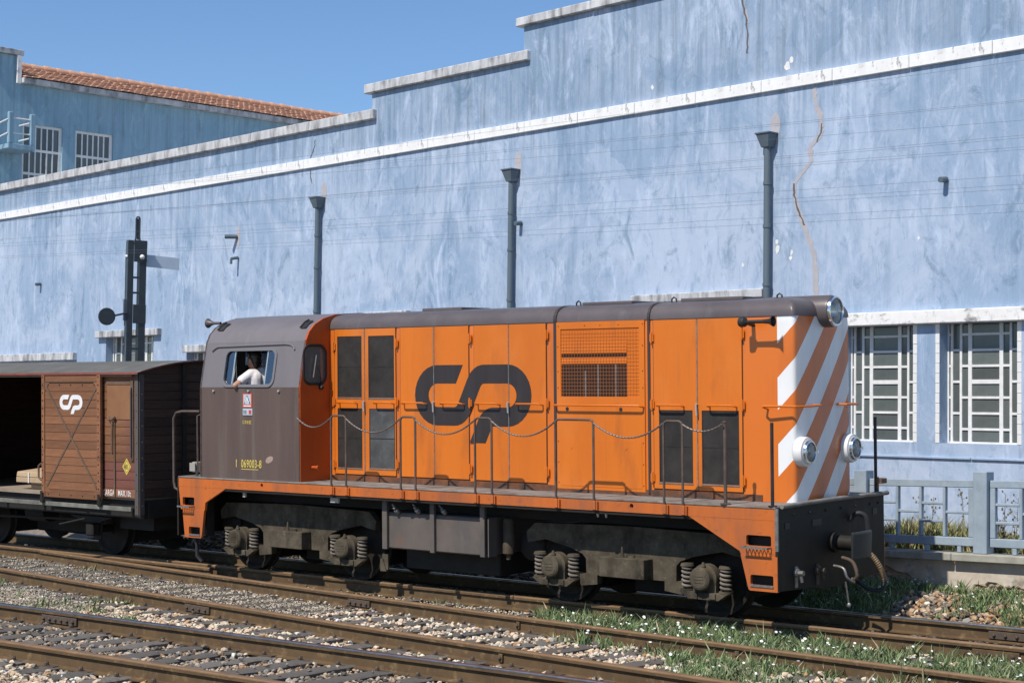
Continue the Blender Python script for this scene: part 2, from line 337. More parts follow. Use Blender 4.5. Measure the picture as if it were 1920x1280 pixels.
m_fence = mk('fence_paint', (0.32, 0.385, 0.44), (0.24, 0.30, 0.35), 4, ONE, rough=0.85, dirt=[((0.15, 0.17, 0.18), 5, (1, 1, 0.5), 0.55, 0.8, 0.6), ((0.40, 0.45, 0.50), 8, VERT, 0.6, 0.8, 0.5)], bump=0.15, bscale=30)
m_render = mk('wall_render', (0.58, 0.50, 0.41), (0.42, 0.35, 0.27), 4, ONE, rough=0.92, detail=9, dirt=[((0.64, 0.60, 0.54), 5, ONE, 0.53, 0.66, 0.6), ((0.16, 0.13, 0.10), 3.5, ONE, 0.58, 0.70, 0.7)], bump=0.3, bscale=15)
m_stone = mk('rubble_stone', (0.40, 0.33, 0.24), (0.26, 0.21, 0.16), 6, ONE, rough=0.9, dirt=[((0.42, 0.25, 0.11), 3, ONE, 0.5, 0.7, 0.6)], rnd=0.25, bump=0.4, bscale=18)
m_tile = mk('clay_tile', (0.62, 0.355, 0.225), (0.50, 0.275, 0.175), 8, ONE, rough=0.85, attr='tint', dirt=[((0.10, 0.075, 0.06), 5, ONE, 0.60, 0.75, 0.5)])
m_soil = mk('soil', (0.15, 0.115, 0.085), (0.25, 0.205, 0.16), 1.6, ONE, rough=0.95, detail=9, dirt=[((0.33, 0.30, 0.27), 22, ONE, 0.5, 0.7, 0.6), ((0.07, 0.055, 0.045), 9, ONE, 0.5, 0.72, 0.6)], bump=0.8, bscale=30)
m_ballast = mk('ballast', (1, 1, 1), (0.16, 0.11, 0.07), 30, ONE, rough=0.9, attr='tint', pos=(0.55, 0.85), bump=0.2, bscale=60)
m_sleeper = mk('sleeper_wood', (0.155, 0.140, 0.120), (0.085, 0.074, 0.062), 4, (1, 12, 4), rough=0.9, detail=8, dirt=[((0.21, 0.185, 0.16), 3, (1, 14, 3), 0.55, 0.75, 0.6)], rnd=0.2, bump=0.7, bscale=28)
m_rust = mk('rail_rust', (0.128, 0.078, 0.034), (0.080, 0.048, 0.022), 4, ONE, rough=0.8, dirt=[((0.31, 0.21, 0.10), 9, ONE, 0.55, 0.75, 0.6), ((0.06, 0.038, 0.025), 2.5, ONE, 0.58, 0.8, 0.5)])
m_rusttop = mk('rail_top_rust', (0.24, 0.14, 0.07), (0.17, 0.10, 0.05), 5, ONE, rough=0.55, dirt=[((0.42, 0.30, 0.18), 8, ONE, 0.6, 0.75, 0.6)])
m_shiny = mk('rail_polished', (0.40, 0.40, 0.42), (0.24, 0.22, 0.21), 6, ONE, rough=0.30, metal=0.9)
m_iron = mk('dark_iron', (0.075, 0.055, 0.042), (0.11, 0.075, 0.05), 15, ONE, rough=0.75)
m_leaf = mk('leaf_green', (1, 1, 1), rough=0.6, attr='tint', spec=0.3)
m_petal = mk('petal', (0.82, 0.81, 0.78), rough=0.6)
m_signal = mk('signal_paint', (0.020, 0.026, 0.032), (0.032, 0.040, 0.048), 5, ONE, rough=0.42, spec=0.5)
m_signal_l = mk('signal_paint_worn', (0.075, 0.10, 0.125), (0.05, 0.07, 0.09), 6, ONE, rough=0.4)
m_arm = mk('arm_grey', (0.50, 0.58, 0.66), (0.44, 0.52, 0.61), 5, ONE, rough=0.5)

# ------------------------------------------------------------------ ground
def ground_h(x, y):
    tt = (x - O.x) * NN.x + (y - O.y) * NN.y; k = min(1, max(0, (tt - 2.15) / 1.3)); k = k * k * (3 - 2 * k)
    return -0.25 + 0.325 * k + 0.018 * math.sin(x * 1.7 + y * 0.9) + 0.014 * math.sin(x * 3.1 - y * 2.3) + 0.010 * math.sin(7.3 * x + 5.1 * y)
g = G(); xs = [-400, -150, -60, -30] + [-20 + 0.5 * i for i in range(73)] + [22, 40, 120, 400]; ys = [-60, -10, 4] + [9 + 0.5 * i for i in range(56)] + [42, 60, 130, 400]
g.sheet([[(x, y, ground_h(x, y) if -20 < x < 16 and 8 < y < 37 else -0.23) for x in xs] for y in ys])
o = g.build('ground', m_soil, smooth=60); o['kind'] = 'structure'

# ------------------------------------------------------------------ factory building (facade frame: u right, w back, z up)
F0 = Vector((0, 31.84, 0)); FE = Vector((0.67623279, -0.736688, 0)); FB = Vector((0.736688, 0.67623279, 0))
fac = thing('factory_building', 'long pale blue plastered factory wall with stepped parapet and white band behind the train', 'building', frame(F0, FE, FB))
idm = lambda a, b, w: (a, w, b)
WIN = [(7.645, 8.925, 1.93, 3.70), (9.39, 10.67, 1.93, 3.70), (11.135, 12.415, 1.93, 3.70), (-15.45, -13.1, 2.28, 4.08), (-11.55, -9.2, 1.85, 3.62)]
outl = [(-22.49, -0.3), (16, -0.3), (16, 9.62), (0.23, 9.62), (0.23, 8.95), (-4.45, 8.95), (-4.45, 8.40), (-22.49, 8.40)]
G().plate(outl, [[(a, c), (b, c), (b, d), (a, d)] for a, b, c, d in WIN], idm, 0.0, 0.35).build('wall', m_wall, fac)
G().box(15.7, 16.0, 0.352, 14, -0.3, 9.6).box(-22.3, 15.6, 13.7, 14, -0.3, 8.2).build('rear_wall', m_wall, fac)
G().box(-22.3, 15.7, 0.352, 13.7, 7.9, 8.1).build('roof', m_coping, fac)
G().box(-12, 13.5, 3.6, 3.7, -0.2, 7.89).build('inner_wall', m_int, fac)
def run(name, u0, u1, w0, w1, z0, z1, step, mat, bev=0.012, jit=0.0):
    n = max(1, round((u1 - u0) / step)); d = (u1 - u0) / n
    me = G().box(0.004, d - 0.004, w0, w1, z0, z1).mesh(name, bev)
    for i in range(n):
        link(name, me, mat, fac, (u0 + i * d, random.uniform(-jit, jit), random.uniform(-jit, jit)))
run('coping_stone', -22.49, -4.28, -0.10, 0.45, 8.40, 8.61, 2.32, m_coping, 0.015, 0.004)
run('coping_stone', -4.62, 0.42, -0.10, 0.45, 8.955, 9.15, 1.68, m_coping, 0.015, 0.004)
run('coping_stone', 0.08, 16.1, -0.10, 0.45, 9.625, 9.79, 2.0, m_coping, 0.015, 0.004)
run('band_segment', -22.49, 16.0, -0.055, 0.02, 7.59, 7.79, 1.45, m_band, 0.008, 0.0025)
run('wall_ledge', 6.9, 16.0, -0.035, 0.02, 1.70, 1.735, 3.0, m_plain_blue, 0.006)
def canopy(u0, u1, z0, z1, mat): G().box(u0, u1, -0.13, 0.05, z0, z1).build('window_canopy', mat, fac, bev=0.012)
canopy(7.2, 15.2, 3.70, 3.90, mk('stained_canopy', (0.82, 0.80, 0.77), (0.70, 0.68, 0.65), 3, ONE, rough=0.85, dirt=[((0.07, 0.07, 0.07), 3.5, (0.8, 1, 1.5), 0.58, 0.68, 0.75), ((0.3, 0.29, 0.28), 12, (1, 1, 0.5), 0.55, 0.7, 0.5)], bump=0.15, bscale=20)); canopy(3.19, 6.12, 4.225, 4.37, m_coping); canopy(-15.82, -12.73, 4.08, 4.25, m_coping)
canopy(-22.0, -16.98, 3.53, 3.73, m_coping); canopy(-11.55, -8.9, 3.63, 3.80, m_coping); canopy(-5.3, -3.05, 4.19, 4.345, m_coping)
PV = lambda w: [-0.64 * w, -0.57 * w, -0.415 * w, -0.26 * w, 0.26 * w, 0.415 * w, 0.57 * w, 0.64 * w]
def window(uc, hw, z0, z1, glass=True):
    k = hw / 0.64; H = z1 - z0; sp = H / 7.6; y0 = z0 + 0.92 * sp
    e_ = PV(k); t = 0.0175; fr = G()
    for i, x in enumerate(e_):
        h = 0.030 if i in (3, 4) else (0.024 if i in (0, 7) else 0.019)
        h *= min(k, 1.5); fr.box(uc + x - h, uc + x + h, 0.21, 0.255, z0 + 0.001, z1 - 0.001)
    fr.box(uc - hw + 0.03, uc + hw - 0.03, 0.212, 0.253, z0 + 0.001, z0 + 0.03)
    pc = {}
    cols = []
    cen = [y0 + sp * i for i in range(7)]; alt = [y0 + sp * i for i in (0, 2, 4, 6)]; oth = [y0 + sp * i for i in (1, 3, 5)]
    for i, bars in zip(range(7), (alt, oth, alt, cen, alt, oth, alt)):
        a, b = uc + e_[i], uc + e_[i + 1]
        for z in bars:
            th = 0.031 if (i == 3 and abs(z - cen[3]) < 1e-6) else t
            fr.box(a + 0.008, b - 0.008, 0.214, 0.25, z - th, z + th)
        zz = [z0 + 0.03] + bars + [z1]
        for j in range(len(zz) - 1): cols.append((a + 0.006, b - 0.006, zz[j] + 0.006, zz[j + 1] - 0.006))
    f = fr.build('window', m_frame, fac)
    for a, b, c, d in cols:
        key = (round(b - a, 3), round(d - c, 3))
        if key not in pc: pc[key] = G().box(0, b - a, 0, 0.006, 0, d - c).mesh('pane')
        link('pane', pc[key], m_pane, f, (a, 0.232 + random.uniform(-.0015, .0015), c))
for (a, b, c, d) in WIN[:2]: window((a + b) / 2, (b - a) / 2 - 0.002, c, d)
window(WIN[2][0] + 0.64, 0.638, 1.93, 3.70)
window(-14.275, 1.17, 2.28, 4.08); window(-10.375, 1.17, 1.85, 3.62)
# white brick edging of the window jambs
for u in (7.645 - 0.07, 8.925 + 0.002, 9.39 - 0.072, 10.67 + 0.002, 11.135 - 0.072):
    me = G().box(0, 0.07, -0.006, 0.02, 0.003, 0.1445).mesh('brick', 0.004)
    for i in range(12): link('brick', me, m_frame, fac, (u, random.uniform(-0.002, 0.001), 1.93 + i * 0.1475))
# downpipes with hopper heads
for u, top in ((-6.18, 6.88), (0.035, 6.88), (6.20, 6.87)):
    g = G().tube([(u, -0.10, top - 0.2), (u, -0.10, 0.4)], 0.057, 14)
    d = g.build('downpipe', m_pipe, fac, smooth=40)
    h = G(); zz = top - 0.21
    h.hexa([(u - 0.075, -0.175, zz), (u + 0.075, -0.175, zz), (u + 0.075, -0.02, zz), (u - 0.075, -0.02, zz), (u - 0.135, -0.24, top), (u + 0.135, -0.24, top), (u + 0.135, -0.005, top), (u - 0.135, -0.005, top)])
    h.box(u - 0.15, u + 0.15, -0.255, -0.003, top + 0.001, top + 0.03); h.build('hopper_head', m_pipe, d, bev=0.006)
    for z in (6.05, 5.35, 4.4, 3.2, 1.9): G().lathe([(0.068, 0), (0.068, 0.05)], (u, -0.10, z), (0, 0, 1), 14).build('pipe_collar', m_pipe, d, smooth=40)
    G().plate([(u + 0.08 + 0.10 * math.cos(a) * (1 + 0.15 * math.sin(3 * a)), top + 0.10 + 0.27 * math.sin(a)) for a in [k * math.pi / 10 for k in range(20)]], [], idm, -0.004, 0.01).build('cement_patch', m_patch, fac)
# spouts and stubs
for u, z, kind in ((-9.75, 6.27, 1), (0.22, 5.88, 0), (-19.1, 5.64, 0), (9.50, 5.84, 0)):
    if kind:
        G().tube([(u + 0.16, -0.26, z), (u + 0.30, -0.02, z + 0.01)], 0.05, 10).build('drain_spout', m_pipe, fac, smooth=40)
        G().plate([(u + 0.33 + 0.07 * math.cos(a), z + 0.28 * math.sin(a)) for a in [k * math.pi / 8 for k in range(16)]], [], idm, -0.004, 0.01).build('cement_patch', m_patch, fac)
        G().tube([(u + 0.36, -0.20, z - 0.52), (u + 0.36, -0.02, z - 0.48)], 0.035, 8).tube([(u + 0.36, -0.20, z - 0.52), (u + 0.36, -0.20, z - 0.64)], 0.03, 8).build('drain_spout', m_pipe, fac)
    else:
        G().tube([(u, -0.16, z - 0.02), (u, -0.015, z)], 0.045, 10).build('drain_spout', m_pipe, fac, smooth=40)
# cracks: filler strip and open dark line
def strip(name, pts, hw, w, mat, jit=0.35):
    Ls, Rs = [], []
    for i, (u, z) in enumerate(pts):
        h = hw * (1 + random.uniform(-jit, jit)); Ls.append((u - h, w, z)); Rs.append((u + h, w, z))
    g = G(); n = len(pts); g.add(Ls + Rs + [(a, 0.01, c) for a, b, c in Ls] + [(a, 0.01, c) for a, b, c in Rs], [q for i in range(n - 1) for q in ((i, i + 1, n + i + 1, n + i), (i, i + 1, 2 * n + i + 1, 2 * n + i), (n + i, n + i + 1, 3 * n + i + 1, 3 * n + i))])
    return g.build(name, mat, fac)
def densify(pts, n, j):
    out = []
    for (a, b), (c, d) in zip(pts[:-1], pts[1:]):
        for k in range(n): t = k / n; out.append((a + (c - a) * t + random.uniform(-j, j), b + (d - b) * t))
    return out + [pts[-1]]
ck = [(7.08, 7.55), (7.06, 7.4), (7.18, 7.1), (7.21, 6.95), (7.20, 6.78), (6.98, 6.58), (7.02, 6.36), (6.80, 6.16), (6.67, 6.02), (6.70, 5.8), (6.79, 5.53), (6.9, 5.28), (7.07, 4.9), (7.10, 4.6), (7.115, 4.2), (7.12, 3.9)]
strip('crack_filler', densify(ck, 4, 0.012), 0.048, -0.004, m_patch)
strip('open_crack', densify([(7.21, 6.95), (7.20, 6.80), (7.12, 6.66)], 4, 0.01), 0.014, -0.006, m_crack)
strip('open_crack', densify([(6.66, 6.04), (6.68, 5.85), (6.78, 5.55), (6.88, 5.35)], 5, 0.014), 0.018, -0.006, m_crack)
strip('open_crack', densify([(5.58, 9.55), (5.57, 9.2), (5.66, 8.84), (5.69, 8.55), (5.68, 8.3)], 5, 0.012), 0.016, -0.005, m_crack)
strip('crack_filler', densify([(5.62, 9.1), (5.69, 8.8)], 3, 0.01), 0.02, -0.003, m_patch)
for cu_, cz, s_ in ((6.52, 7.97, 0.06), (6.60, 8.05, 0.04), (6.33, 5.12, 0.035), (6.34, 5.0, 0.05), (6.63, 4.93, 0.03), (6.61, 4.84, 0.03), (5.62, 4.78, 0.025), (9.02, 5.0, 0.02), (3.55, 8.02, 0.03)):
    G().plate([(cu_ + s_ * (0.6 + 0.6 * random.random()) * math.cos(a), cz + 1.5 * s_ * (0.6 + 0.6 * random.random()) * math.sin(a)) for a in [k * math.pi / 5 for k in range(10)]], [], idm, -0.003, 0.01).build('paint_chip', m_frame, fac)
strip('open_crack', densify([(-6.45, 8.2), (-6.5, 8.0), (-6.62, 7.82)], 4, 0.02), 0.016, -0.005, m_crack)
strip('open_crack', densify([(-6.62, 7.56), (-6.60, 7.4), (-6.55, 7.25)], 4, 0.01), 0.014, -0.005, m_crack)

# ------------------------------------------------------------------ tiled building behind (perpendicular wing; local u right, w back)
wing = thing('tiled_building', 'teal building with orange clay tile roof and barred white windows above the factory wall', 'building', frame(F0 + FE * -22.5, FE, FB))
wf = lambda a, b, w: (w, a, b)                 # a = distance back, b = height, w = along u
wh = [(1.02, 2.30, 8.1, 10.60), (2.72, 3.98, 8.1, 10.60)]
G().plate([(0.4, 0), (18, 0), (18, 11.75), (0.85, 11.75), (0.85, 12.56), (-0.35, 12.56), (-0.35, 0)], [[(a, c), (b, c), (b, d), (a, d)] for a, b, c, d in wh], wf, -0.3, 0.0).build('wall', m_wing, wing)
G().box(-9, -0.302, 17.7, 18, 0, 11.7).box(-9, -0.302, -0.35, -0.05, 0, 12.5).box(-9.3, -9.0, -0.35, 18, 0, 11.7).build('rear_wall', m_wing, wing)
G().box(-9, -0.31, -0.04, 0.85, 12.0, 12.2).build('tower_roof', m_coping, wing)
G().box(-9.2, 0.10, -0.45, 0.96, 12.57, 12.73).build('coping_stone', m_coping, wing, bev=0.01)
G().box(0.004, 0.10, 0.76, 0.90, 11.74, 12.565).build('corner_pilaster', m_band, wing, bev=0.01)
G().box(-0.02, 0.24, 0.905, 18.1, 11.755, 11.915).build('fascia', m_coping, wing, bev=0.01)
# barrel tiles: six visible courses, ridge capping
tv, tf, tt = [], [], []
NR, TW, RL = 7, 0.21, 0.34; pit = math.radians(18)
for r in range(NR):
    for c in range(int(17.2 / TW)):
        w0 = 0.93 + c * TW; jz = random.uniform(-0.012, 0.012); b0 = len(tv); tint = random.uniform(0.72, 1.18)
        for e in range(2):
            q = (r + e * 1.12) * RL; uu = 0.30 - q * math.cos(pit); zz = 11.875 + q * math.sin(pit) + (0.06 if e == 0 else 0.0) + jz
            for k in range(6):
                a = math.pi * k / 5; tv.append((uu, w0 + TW * (0.5 - 0.53 * math.cos(a)), zz + 0.042 * math.sin(a)))
        for k in range(5): tf.append((b0 + k, b0 + k + 1, b0 + 7 + k, b0 + 6 + k)); 
        tf.append((b0, b0 + 5, b0 + 4, b0 + 3)); tf.append((b0, b0 + 3, b0 + 2, b0 + 1))
        tt += [tint] * 12
tg = G(); tg.v = tv; tg.f = tf; me = bpy.data.meshes.new('roof_tiles'); me.from_pydata(tv, [], tf); at = me.color_attributes.new('tint', 'FLOAT_COLOR', 'POINT')
at.data.foreach_set('color', [x for t in tt for x in (t, t * random.uniform(0.92, 1.05), t, 1)]); rf = link('roof_tiles', me, m_tile, wing); rf['kind'] = 'stuff'
top = NR * RL; ru, rz = 0.30 - top * math.cos(pit), 11.93 + top * math.sin(pit)
G().add([(0.2, 0.92, 11.9), (0.2, 18.1, 11.9), (ru, 18.1, rz), (ru, 0.92, rz), (-9.3, 18.1, 10.8), (-9.3, 0.92, 10.8)], [(0, 1, 2, 3), (3, 2, 4, 5)]).build('roof_deck', m_tile, wing)
rme = G().lathe([(0.11, 0), (0.125, 0.02), (0.10, 0.44)], (0, 0, 0), (0, 1, 0), 10).mesh('ridge_tile', smooth=40)
ra = rme.color_attributes.new('tint', 'FLOAT_COLOR', 'POINT'); ra.data.foreach_set('color', [1.0] * (4 * len(rme.vertices)))
for i in range(41): link('ridge_tile', rme, m_tile, wing, (ru, 0.92 + i * 0.42, rz + 0.03 + random.uniform(-.01, .012)))
for (a, b, c, d) in wh:
    f = G(); bw_ = 0.055
    f.box(-0.12, -0.05, a, a + 0.07, c, d).box(-0.12, -0.05, b - 0.10, b, c, d)
    for z in (d, d - 0.72, d - 1.42, d - 2.12): f.box(-0.118, -0.052, a + 0.071, b - 0.101, z - 0.075, z)
    n = 6; inner = (b - a - 0.17); cell = inner / n
    for i in range(1, n): f.box(-0.11, -0.055, a + 0.07 + cell * i - 0.02, a + 0.07 + cell * i + 0.02, c, d - 0.076)
    fo = f.build('window', m_frame, wing)
    pme = G().box(0, 0.006, 0, cell - 0.045, 0, 0.635).mesh('pane')
    for i in range(n):
        for j in range(3): link('pane', pme, m_pane, fo, (-0.085, a + 0.07 + cell * i + 0.022, d - 0.715 - 0.70 * j))
bal = G().add([], []).box(0.003, 1.0, 0.10, 0.93, 9.66, 9.80)
bs = bal.build('landing_slab', m_wing, wing, bev=0.01)
for (uu, ww) in ((0.93, 0.18), (0.93, 0.85)):
    G().box(uu - 0.07, uu + 0.07, ww - 0.07, ww + 0.07, 9.801 if ww > 0 else 9.451, 10.72 if ww > 0 else 10.2).build('landing_post', m_wing, wing, bev=0.03, seg=2)
for p, q in (((0.93, 0.25, 10.55), (0.93, 0.78, 10.55)), ((0.93, 0.25, 10.12), (0.93, 0.78, 10.12)), ((0.93, 0.90, 10.50), (0.02, 0.90, 10.50)), ((0.93, 0.90, 10.05), (0.02, 0.90, 10.05)), ((0.93, 0.11, 10.50), (0.3, -0.38, 10.15)), ((0.93, 0.11, 10.10), (0.3, -0.38, 9.75))):
    G().tube([p, q], 0.022, 6).build('landing_rail', m_frame, wing)

# ------------------------------------------------------------------ raised strip, plinth wall and concrete fence (fence frame: v right, w back)
FX = Vector((0.7054, -0.7088, 0)).normalized(); FY = Vector((-FX.y, FX.x, 0)); FG = Vector((5.675, 20.40, 0.1965)); FK = 0.915
FM = frame(FG, FX, FY) @ Matrix.Scale(FK, 4); SH = 0.023
def fz(T0): return lambda p: (p[0], p[1], p[2] + SH * p[0])
V0, V1 = -4.2, 6.0
FW = lambda v, w, z: FM @ Vector((v, w, z))
e1 = FW(V0, 0.3, 0); wl_ = [lw(s_, 4.0, 0) for s_ in (4.6, 10, 24)]; fb = [F0 + FE * u + FB * 0.1 for u in (14, 2, -28)]
top = [FW(V1, 0.3, 0), e1] + wl_ + [fb[2], fb[1], fb[0]]; zz = [0.655, 0.62] + [0.64] * 3 + [0.66] * 3
g = G().add([(p.x, p.y, z) for p, z in zip(top, zz)], [(0, 1, 6, 7), (1, 2, 3, 6), (3, 4, 5, 6)])
o = g.build('raised_ground', m_soil); o['kind'] = 'structure'
pl = thing('plinth_wall', 'low rubble plinth wall with peeling render under the concrete fence', 'wall', FM)
G(fz(0)).box(V0, V1, 0.10, 0.32, -0.35, 0.405).build('wall_core', m_stone, pl)
ra, rb = FM.inverted() @ lw(4.5, 3.85, 0), FM.inverted() @ lw(24, 3.85, 0); rc, rd = FM.inverted() @ lw(24, 4.1, 0), FM.inverted() @ lw(4.5, 4.1, 0); e0 = FM.inverted() @ e1
G().add([(p.x, p.y, z) for z in (-0.5, 0.47) for p in (ra, rb, rc, rd)], [(0, 1, 5, 4), (1, 2, 6, 5), (2, 3, 7, 6), (3, 0, 4, 7), (4, 5, 6, 7)]).add([(V0, 0.12, -0.5), (ra.x, ra.y, -0.5), (ra.x, ra.y, 0.47), (V0, 0.12, 0.40)], [(0, 1, 2, 3)]).build('shade_wall', m_stone, pl)  # wall bent along the track, added so the gap under the train looks dark
run_n = 8; d = (V1 - V0) / run_n
for i in range(run_n): G(fz(0)).box(V0 + i * d + 0.004, V0 + (i + 1) * d - 0.004, -0.075, 0.36, 0.41, 0.515).build('coping_slab', m_concrete, pl, bev=0.012)
# render skin with a broken lower edge
top_e = [(V0, 0.405), (V1, 0.405)]
low = [(V1, 0.10), (3.6, 0.06), (2.4, 0.12), (1.6, 0.02), (1.1, 0.10), (0.85, 0.06), (0.72, 0.11), (0.60, 0.085), (0.47, 0.12), (0.41, 0.075), (0.33, 0.10), (0.22, 0.145), (0.10, 0.15), (0.06, 0.115), (-0.10, 0.105), (-0.13, 0.03), (-0.18, 0.0), (-0.26, -0.06), (-0.30, -0.12), (-0.5, -0.30), (-0.78, -0.30), (-0.80, -0.05), (-0.86, 0.03), (-1.0, 0.12), (-1.12, 0.20), (-1.30, 0.22), (-1.45, 0.30), (-1.7, 0.27), (-2.2, 0.1), (-3, 0.2), (V0, 0.1)]
G(fz(0)).plate(top_e[::-1] + [(V0, 0.1)][:0] + low[::-1], [], lambda a, b, w: (a, w, b), 0.055, 0.099).build('render_skin', m_render, pl, bev=0.006)
G(fz(0)).plate([(-0.93, 0.30), (-0.75, 0.30), (-0.60, 0.37), (-0.44, 0.36), (-0.3, 0.38), (-0.2, 0.395), (-0.2, 0.403), (-1.1, 0.403), (-1.05, 0.36)], [], lambda a, b, w: (a, w, b), 0.042, 0.0545).build('render_flake', m_render, pl)
def rock_mesh(name, sx, sy, sz, seed, sub=1):
    bm = bmesh.new(); bmesh.ops.create_icosphere(bm, subdivisions=sub, radius=1.0); r = random.Random(seed)
    for v in bm.verts:
        k = 0.68 + 0.5 * r.random(); v.co = Vector((v.co.x * sx * k, v.co.y * sy * k, v.co.z * sz * k))
    me = bpy.data.meshes.new(name); bm.to_mesh(me); bm.free(); me.shade_flat(); return me
RK = [rock_mesh('stone', 0.085, 0.05, 0.036, 100 + i, 1) for i in range(6)]
def stone_row(v0, v1, lowf, upf):
    z = -0.20; row = 0
    while z < 0.42:
        v = v0 + 0.05 * (row % 2)
        while v < v1:
            if lowf <= z < upf(v):
                o = link('stone', RK[random.randrange(6)], m_stone, pl, (v, 0.085 + random.uniform(-.015, .015), z + SH * v)); s = random.uniform(0.6, 1.45); o.scale = (s * random.uniform(.8, 1.3), 1, s); o.rotation_euler = (random.uniform(-.3, .3), random.uniform(-.25, .25), random.uniform(-.4, .4))
            v += 0.115 * random.uniform(0.85, 1.2)
        z += 0.062; row += 1
stone_row(-0.28, 3.0, -0.2, lambda v: 0.12 if v > -0.1 else 0.0)
stone_row(-2.0, -0.80, -0.12, lambda v: min(0.30, max(0.0, -0.35 * (v + 0.80))))
fen = thing('concrete_fence', 'weathered blue grey concrete fence with square openings beside the factory', 'fence', FM)
B = lambda n, *a: G(fz(0)).box(*a).build(n, m_fence, fen, bev=0.008)
PIT = 1.86
for k in range(-3, 4):
    c = k * PIT
    if c > -4.2 and c < 6: B('post', c - 0.10, c + 0.10, 0.02, 0.22, 0.516, 1.60)
    a, b = c + 0.115, c + PIT - 0.115
    if a > 5 or a < -4: continue
    B('top_rail', a, b, 0.08, 0.16, 1.385, 1.485); B('bottom_rail', a, b, 0.08, 0.16, 0.605, 0.72)
    B('end_upright', a, a + 0.075, 0.081, 0.159, 0.7205, 1.3845); B('end_upright', b - 0.09, b, 0.081, 0.159, 0.7205, 1.3845)
    n = 4; cw = (b - 0.09 - a - 0.075) / n
    for i in range(n):
        x0 = a + 0.075 + cw * i; x1 = x0 + cw
        if i < n - 1: B('upright', x1 - 0.02, x1 + 0.02, 0.083, 0.157, 0.7205, 1.3845)
        ia, ib = x0 + (0.021 if i else 0.001), x1 - (0.021 if i < n - 1 else 0.001)
        for z in ((1.05,) if (n - 1 - i) % 2 == 0 else (1.165, 0.925)): B('crossbar', ia, ib, 0.086, 0.154, z - 0.02, z + 0.02)
    for x in (a + 0.35, a + 0.9, a + 1.4): B('foot_block', x - 0.03, x + 0.03, 0.085, 0.155, 0.5165, 0.6045)

# ================================================================== TRACKS
PR = [(-0.066, -0.178), (0.066, -0.178), (0.066, -0.166), (0.012, -0.150), (0.009, -0.056), (0.039, -0.042), (0.039, -0.006), (0.026, -0.0015), (-0.026, -0.0015), (-0.039, -0.006), (-0.039, -0.042), (-0.009, -0.056), (-0.012, -0.150), (-0.066, -0.166)]
def rail(name, pts, parent, topmat, body=m_rust, z=0.0):
    """rail swept along world points; the running surface is a part of its own"""
    P = [Vector(p) for p in pts]; rows = []; top = []
    for i, p in enumerate(P):
        d = (P[min(i + 1, len(P) - 1)] - P[max(i - 1, 0)]); d.z = 0; d.normalize(); n = Vector((-d.y, d.x, 0))
        rows.append([p + n * a + Vector((0, 0, b + z)) for a, b in PR]); top.append([p + n * a + Vector((0, 0, b + z)) for a, b in ((-0.0405, -0.018), (-0.0405, -0.008), (-0.0330, 0.0005), (0, 0.002), (0.0330, 0.0005), (0.0405, -0.008), (0.0405, -0.018))])
    g = G(); g.sheet(rows, closed=True); n = len(PR); g.f += [tuple(range(n))[::-1], tuple((len(P) - 1) * n + k for k in range(n))]
    r = g.build(name, body, parent, smooth=35)
    G().sheet(top).build('running_surface', topmat, r, smooth=40)
    return r
def fishplate(r, p, d, side, L=0.52, nb=4, mat=None, z=0.0):
    p = Vector(p); d = Vector((d[0], d[1], 0)).normalized(); n = Vector((-d.y, d.x, 0)) * side
    g = G(); c = p + n * 0.026 + Vector((0, 0, -0.098 + z)); Z = Vector((0, 0, 1))
    g.hexa([c + d * a * L / 2 + n * b * 0.014 + Z * h * 0.042 for h in (-1, 1) for a, b in ((-1, -1), (1, -1), (1, 1), (-1, 1))])
    f = g.build('fishplate', mat or m_iron, r, bev=0.004)
    for k in range(nb):
        q = c + d * (L * ((k + 0.5) / nb - 0.5)) + n * 0.014
        G().lathe([(0.019, 0), (0.019, 0.016), (0.010, 0.026)], q, n, 6).build('bolt', m_iron, f)
ident = Matrix.Identity(4)
fR1 = lambda x: 0.00636 * x * x - 0.99364 * x + 19.28; fR2 = lambda x: 0.00808 * x * x - 0.97819 * x + 16.566
fR3 = lambda x: -0.76489 * x + 15.2366; fR4 = lambda x: -0.75673 * x + 12.9101
def pts(f, x0, x1, n): return [(x0 + (x1 - x0) * i / n, f(x0 + (x1 - x0) * i / n), 0) for i in range(n + 1)]
SLEEP = []
for v in range(4):
    bm = bmesh.new(); bmesh.ops.create_grid(bm, x_segments=2, y_segments=14, size=0.5); bm.free()
    g = G(); r = random.Random(40 + v); n = 14; rows = []
    for i in range(n + 1):
        y = -1.0 + 2.0 * i / n; w = 0.112 + r.uniform(-0.008, 0.008); h = r.uniform(-0.010, 0.006)
        rows.append([(-w, y, -0.09), (-w + r.uniform(-.004, .004), y, -0.012 + h), (-w * 0.8, y, h), (-0.02 + r.uniform(-.01, .01), y, h + r.uniform(-0.012, 0.003)), (w * 0.8, y, h), (w, y, -0.012 + h), (w, y, -0.09)])
    g.sheet(rows); g.f += [tuple(range(7)), tuple((n) * 7 + k for k in range(7))[::-1]]
    SLEEP.append(g.mesh('sleeper', smooth=50))
SL_FOOT = []
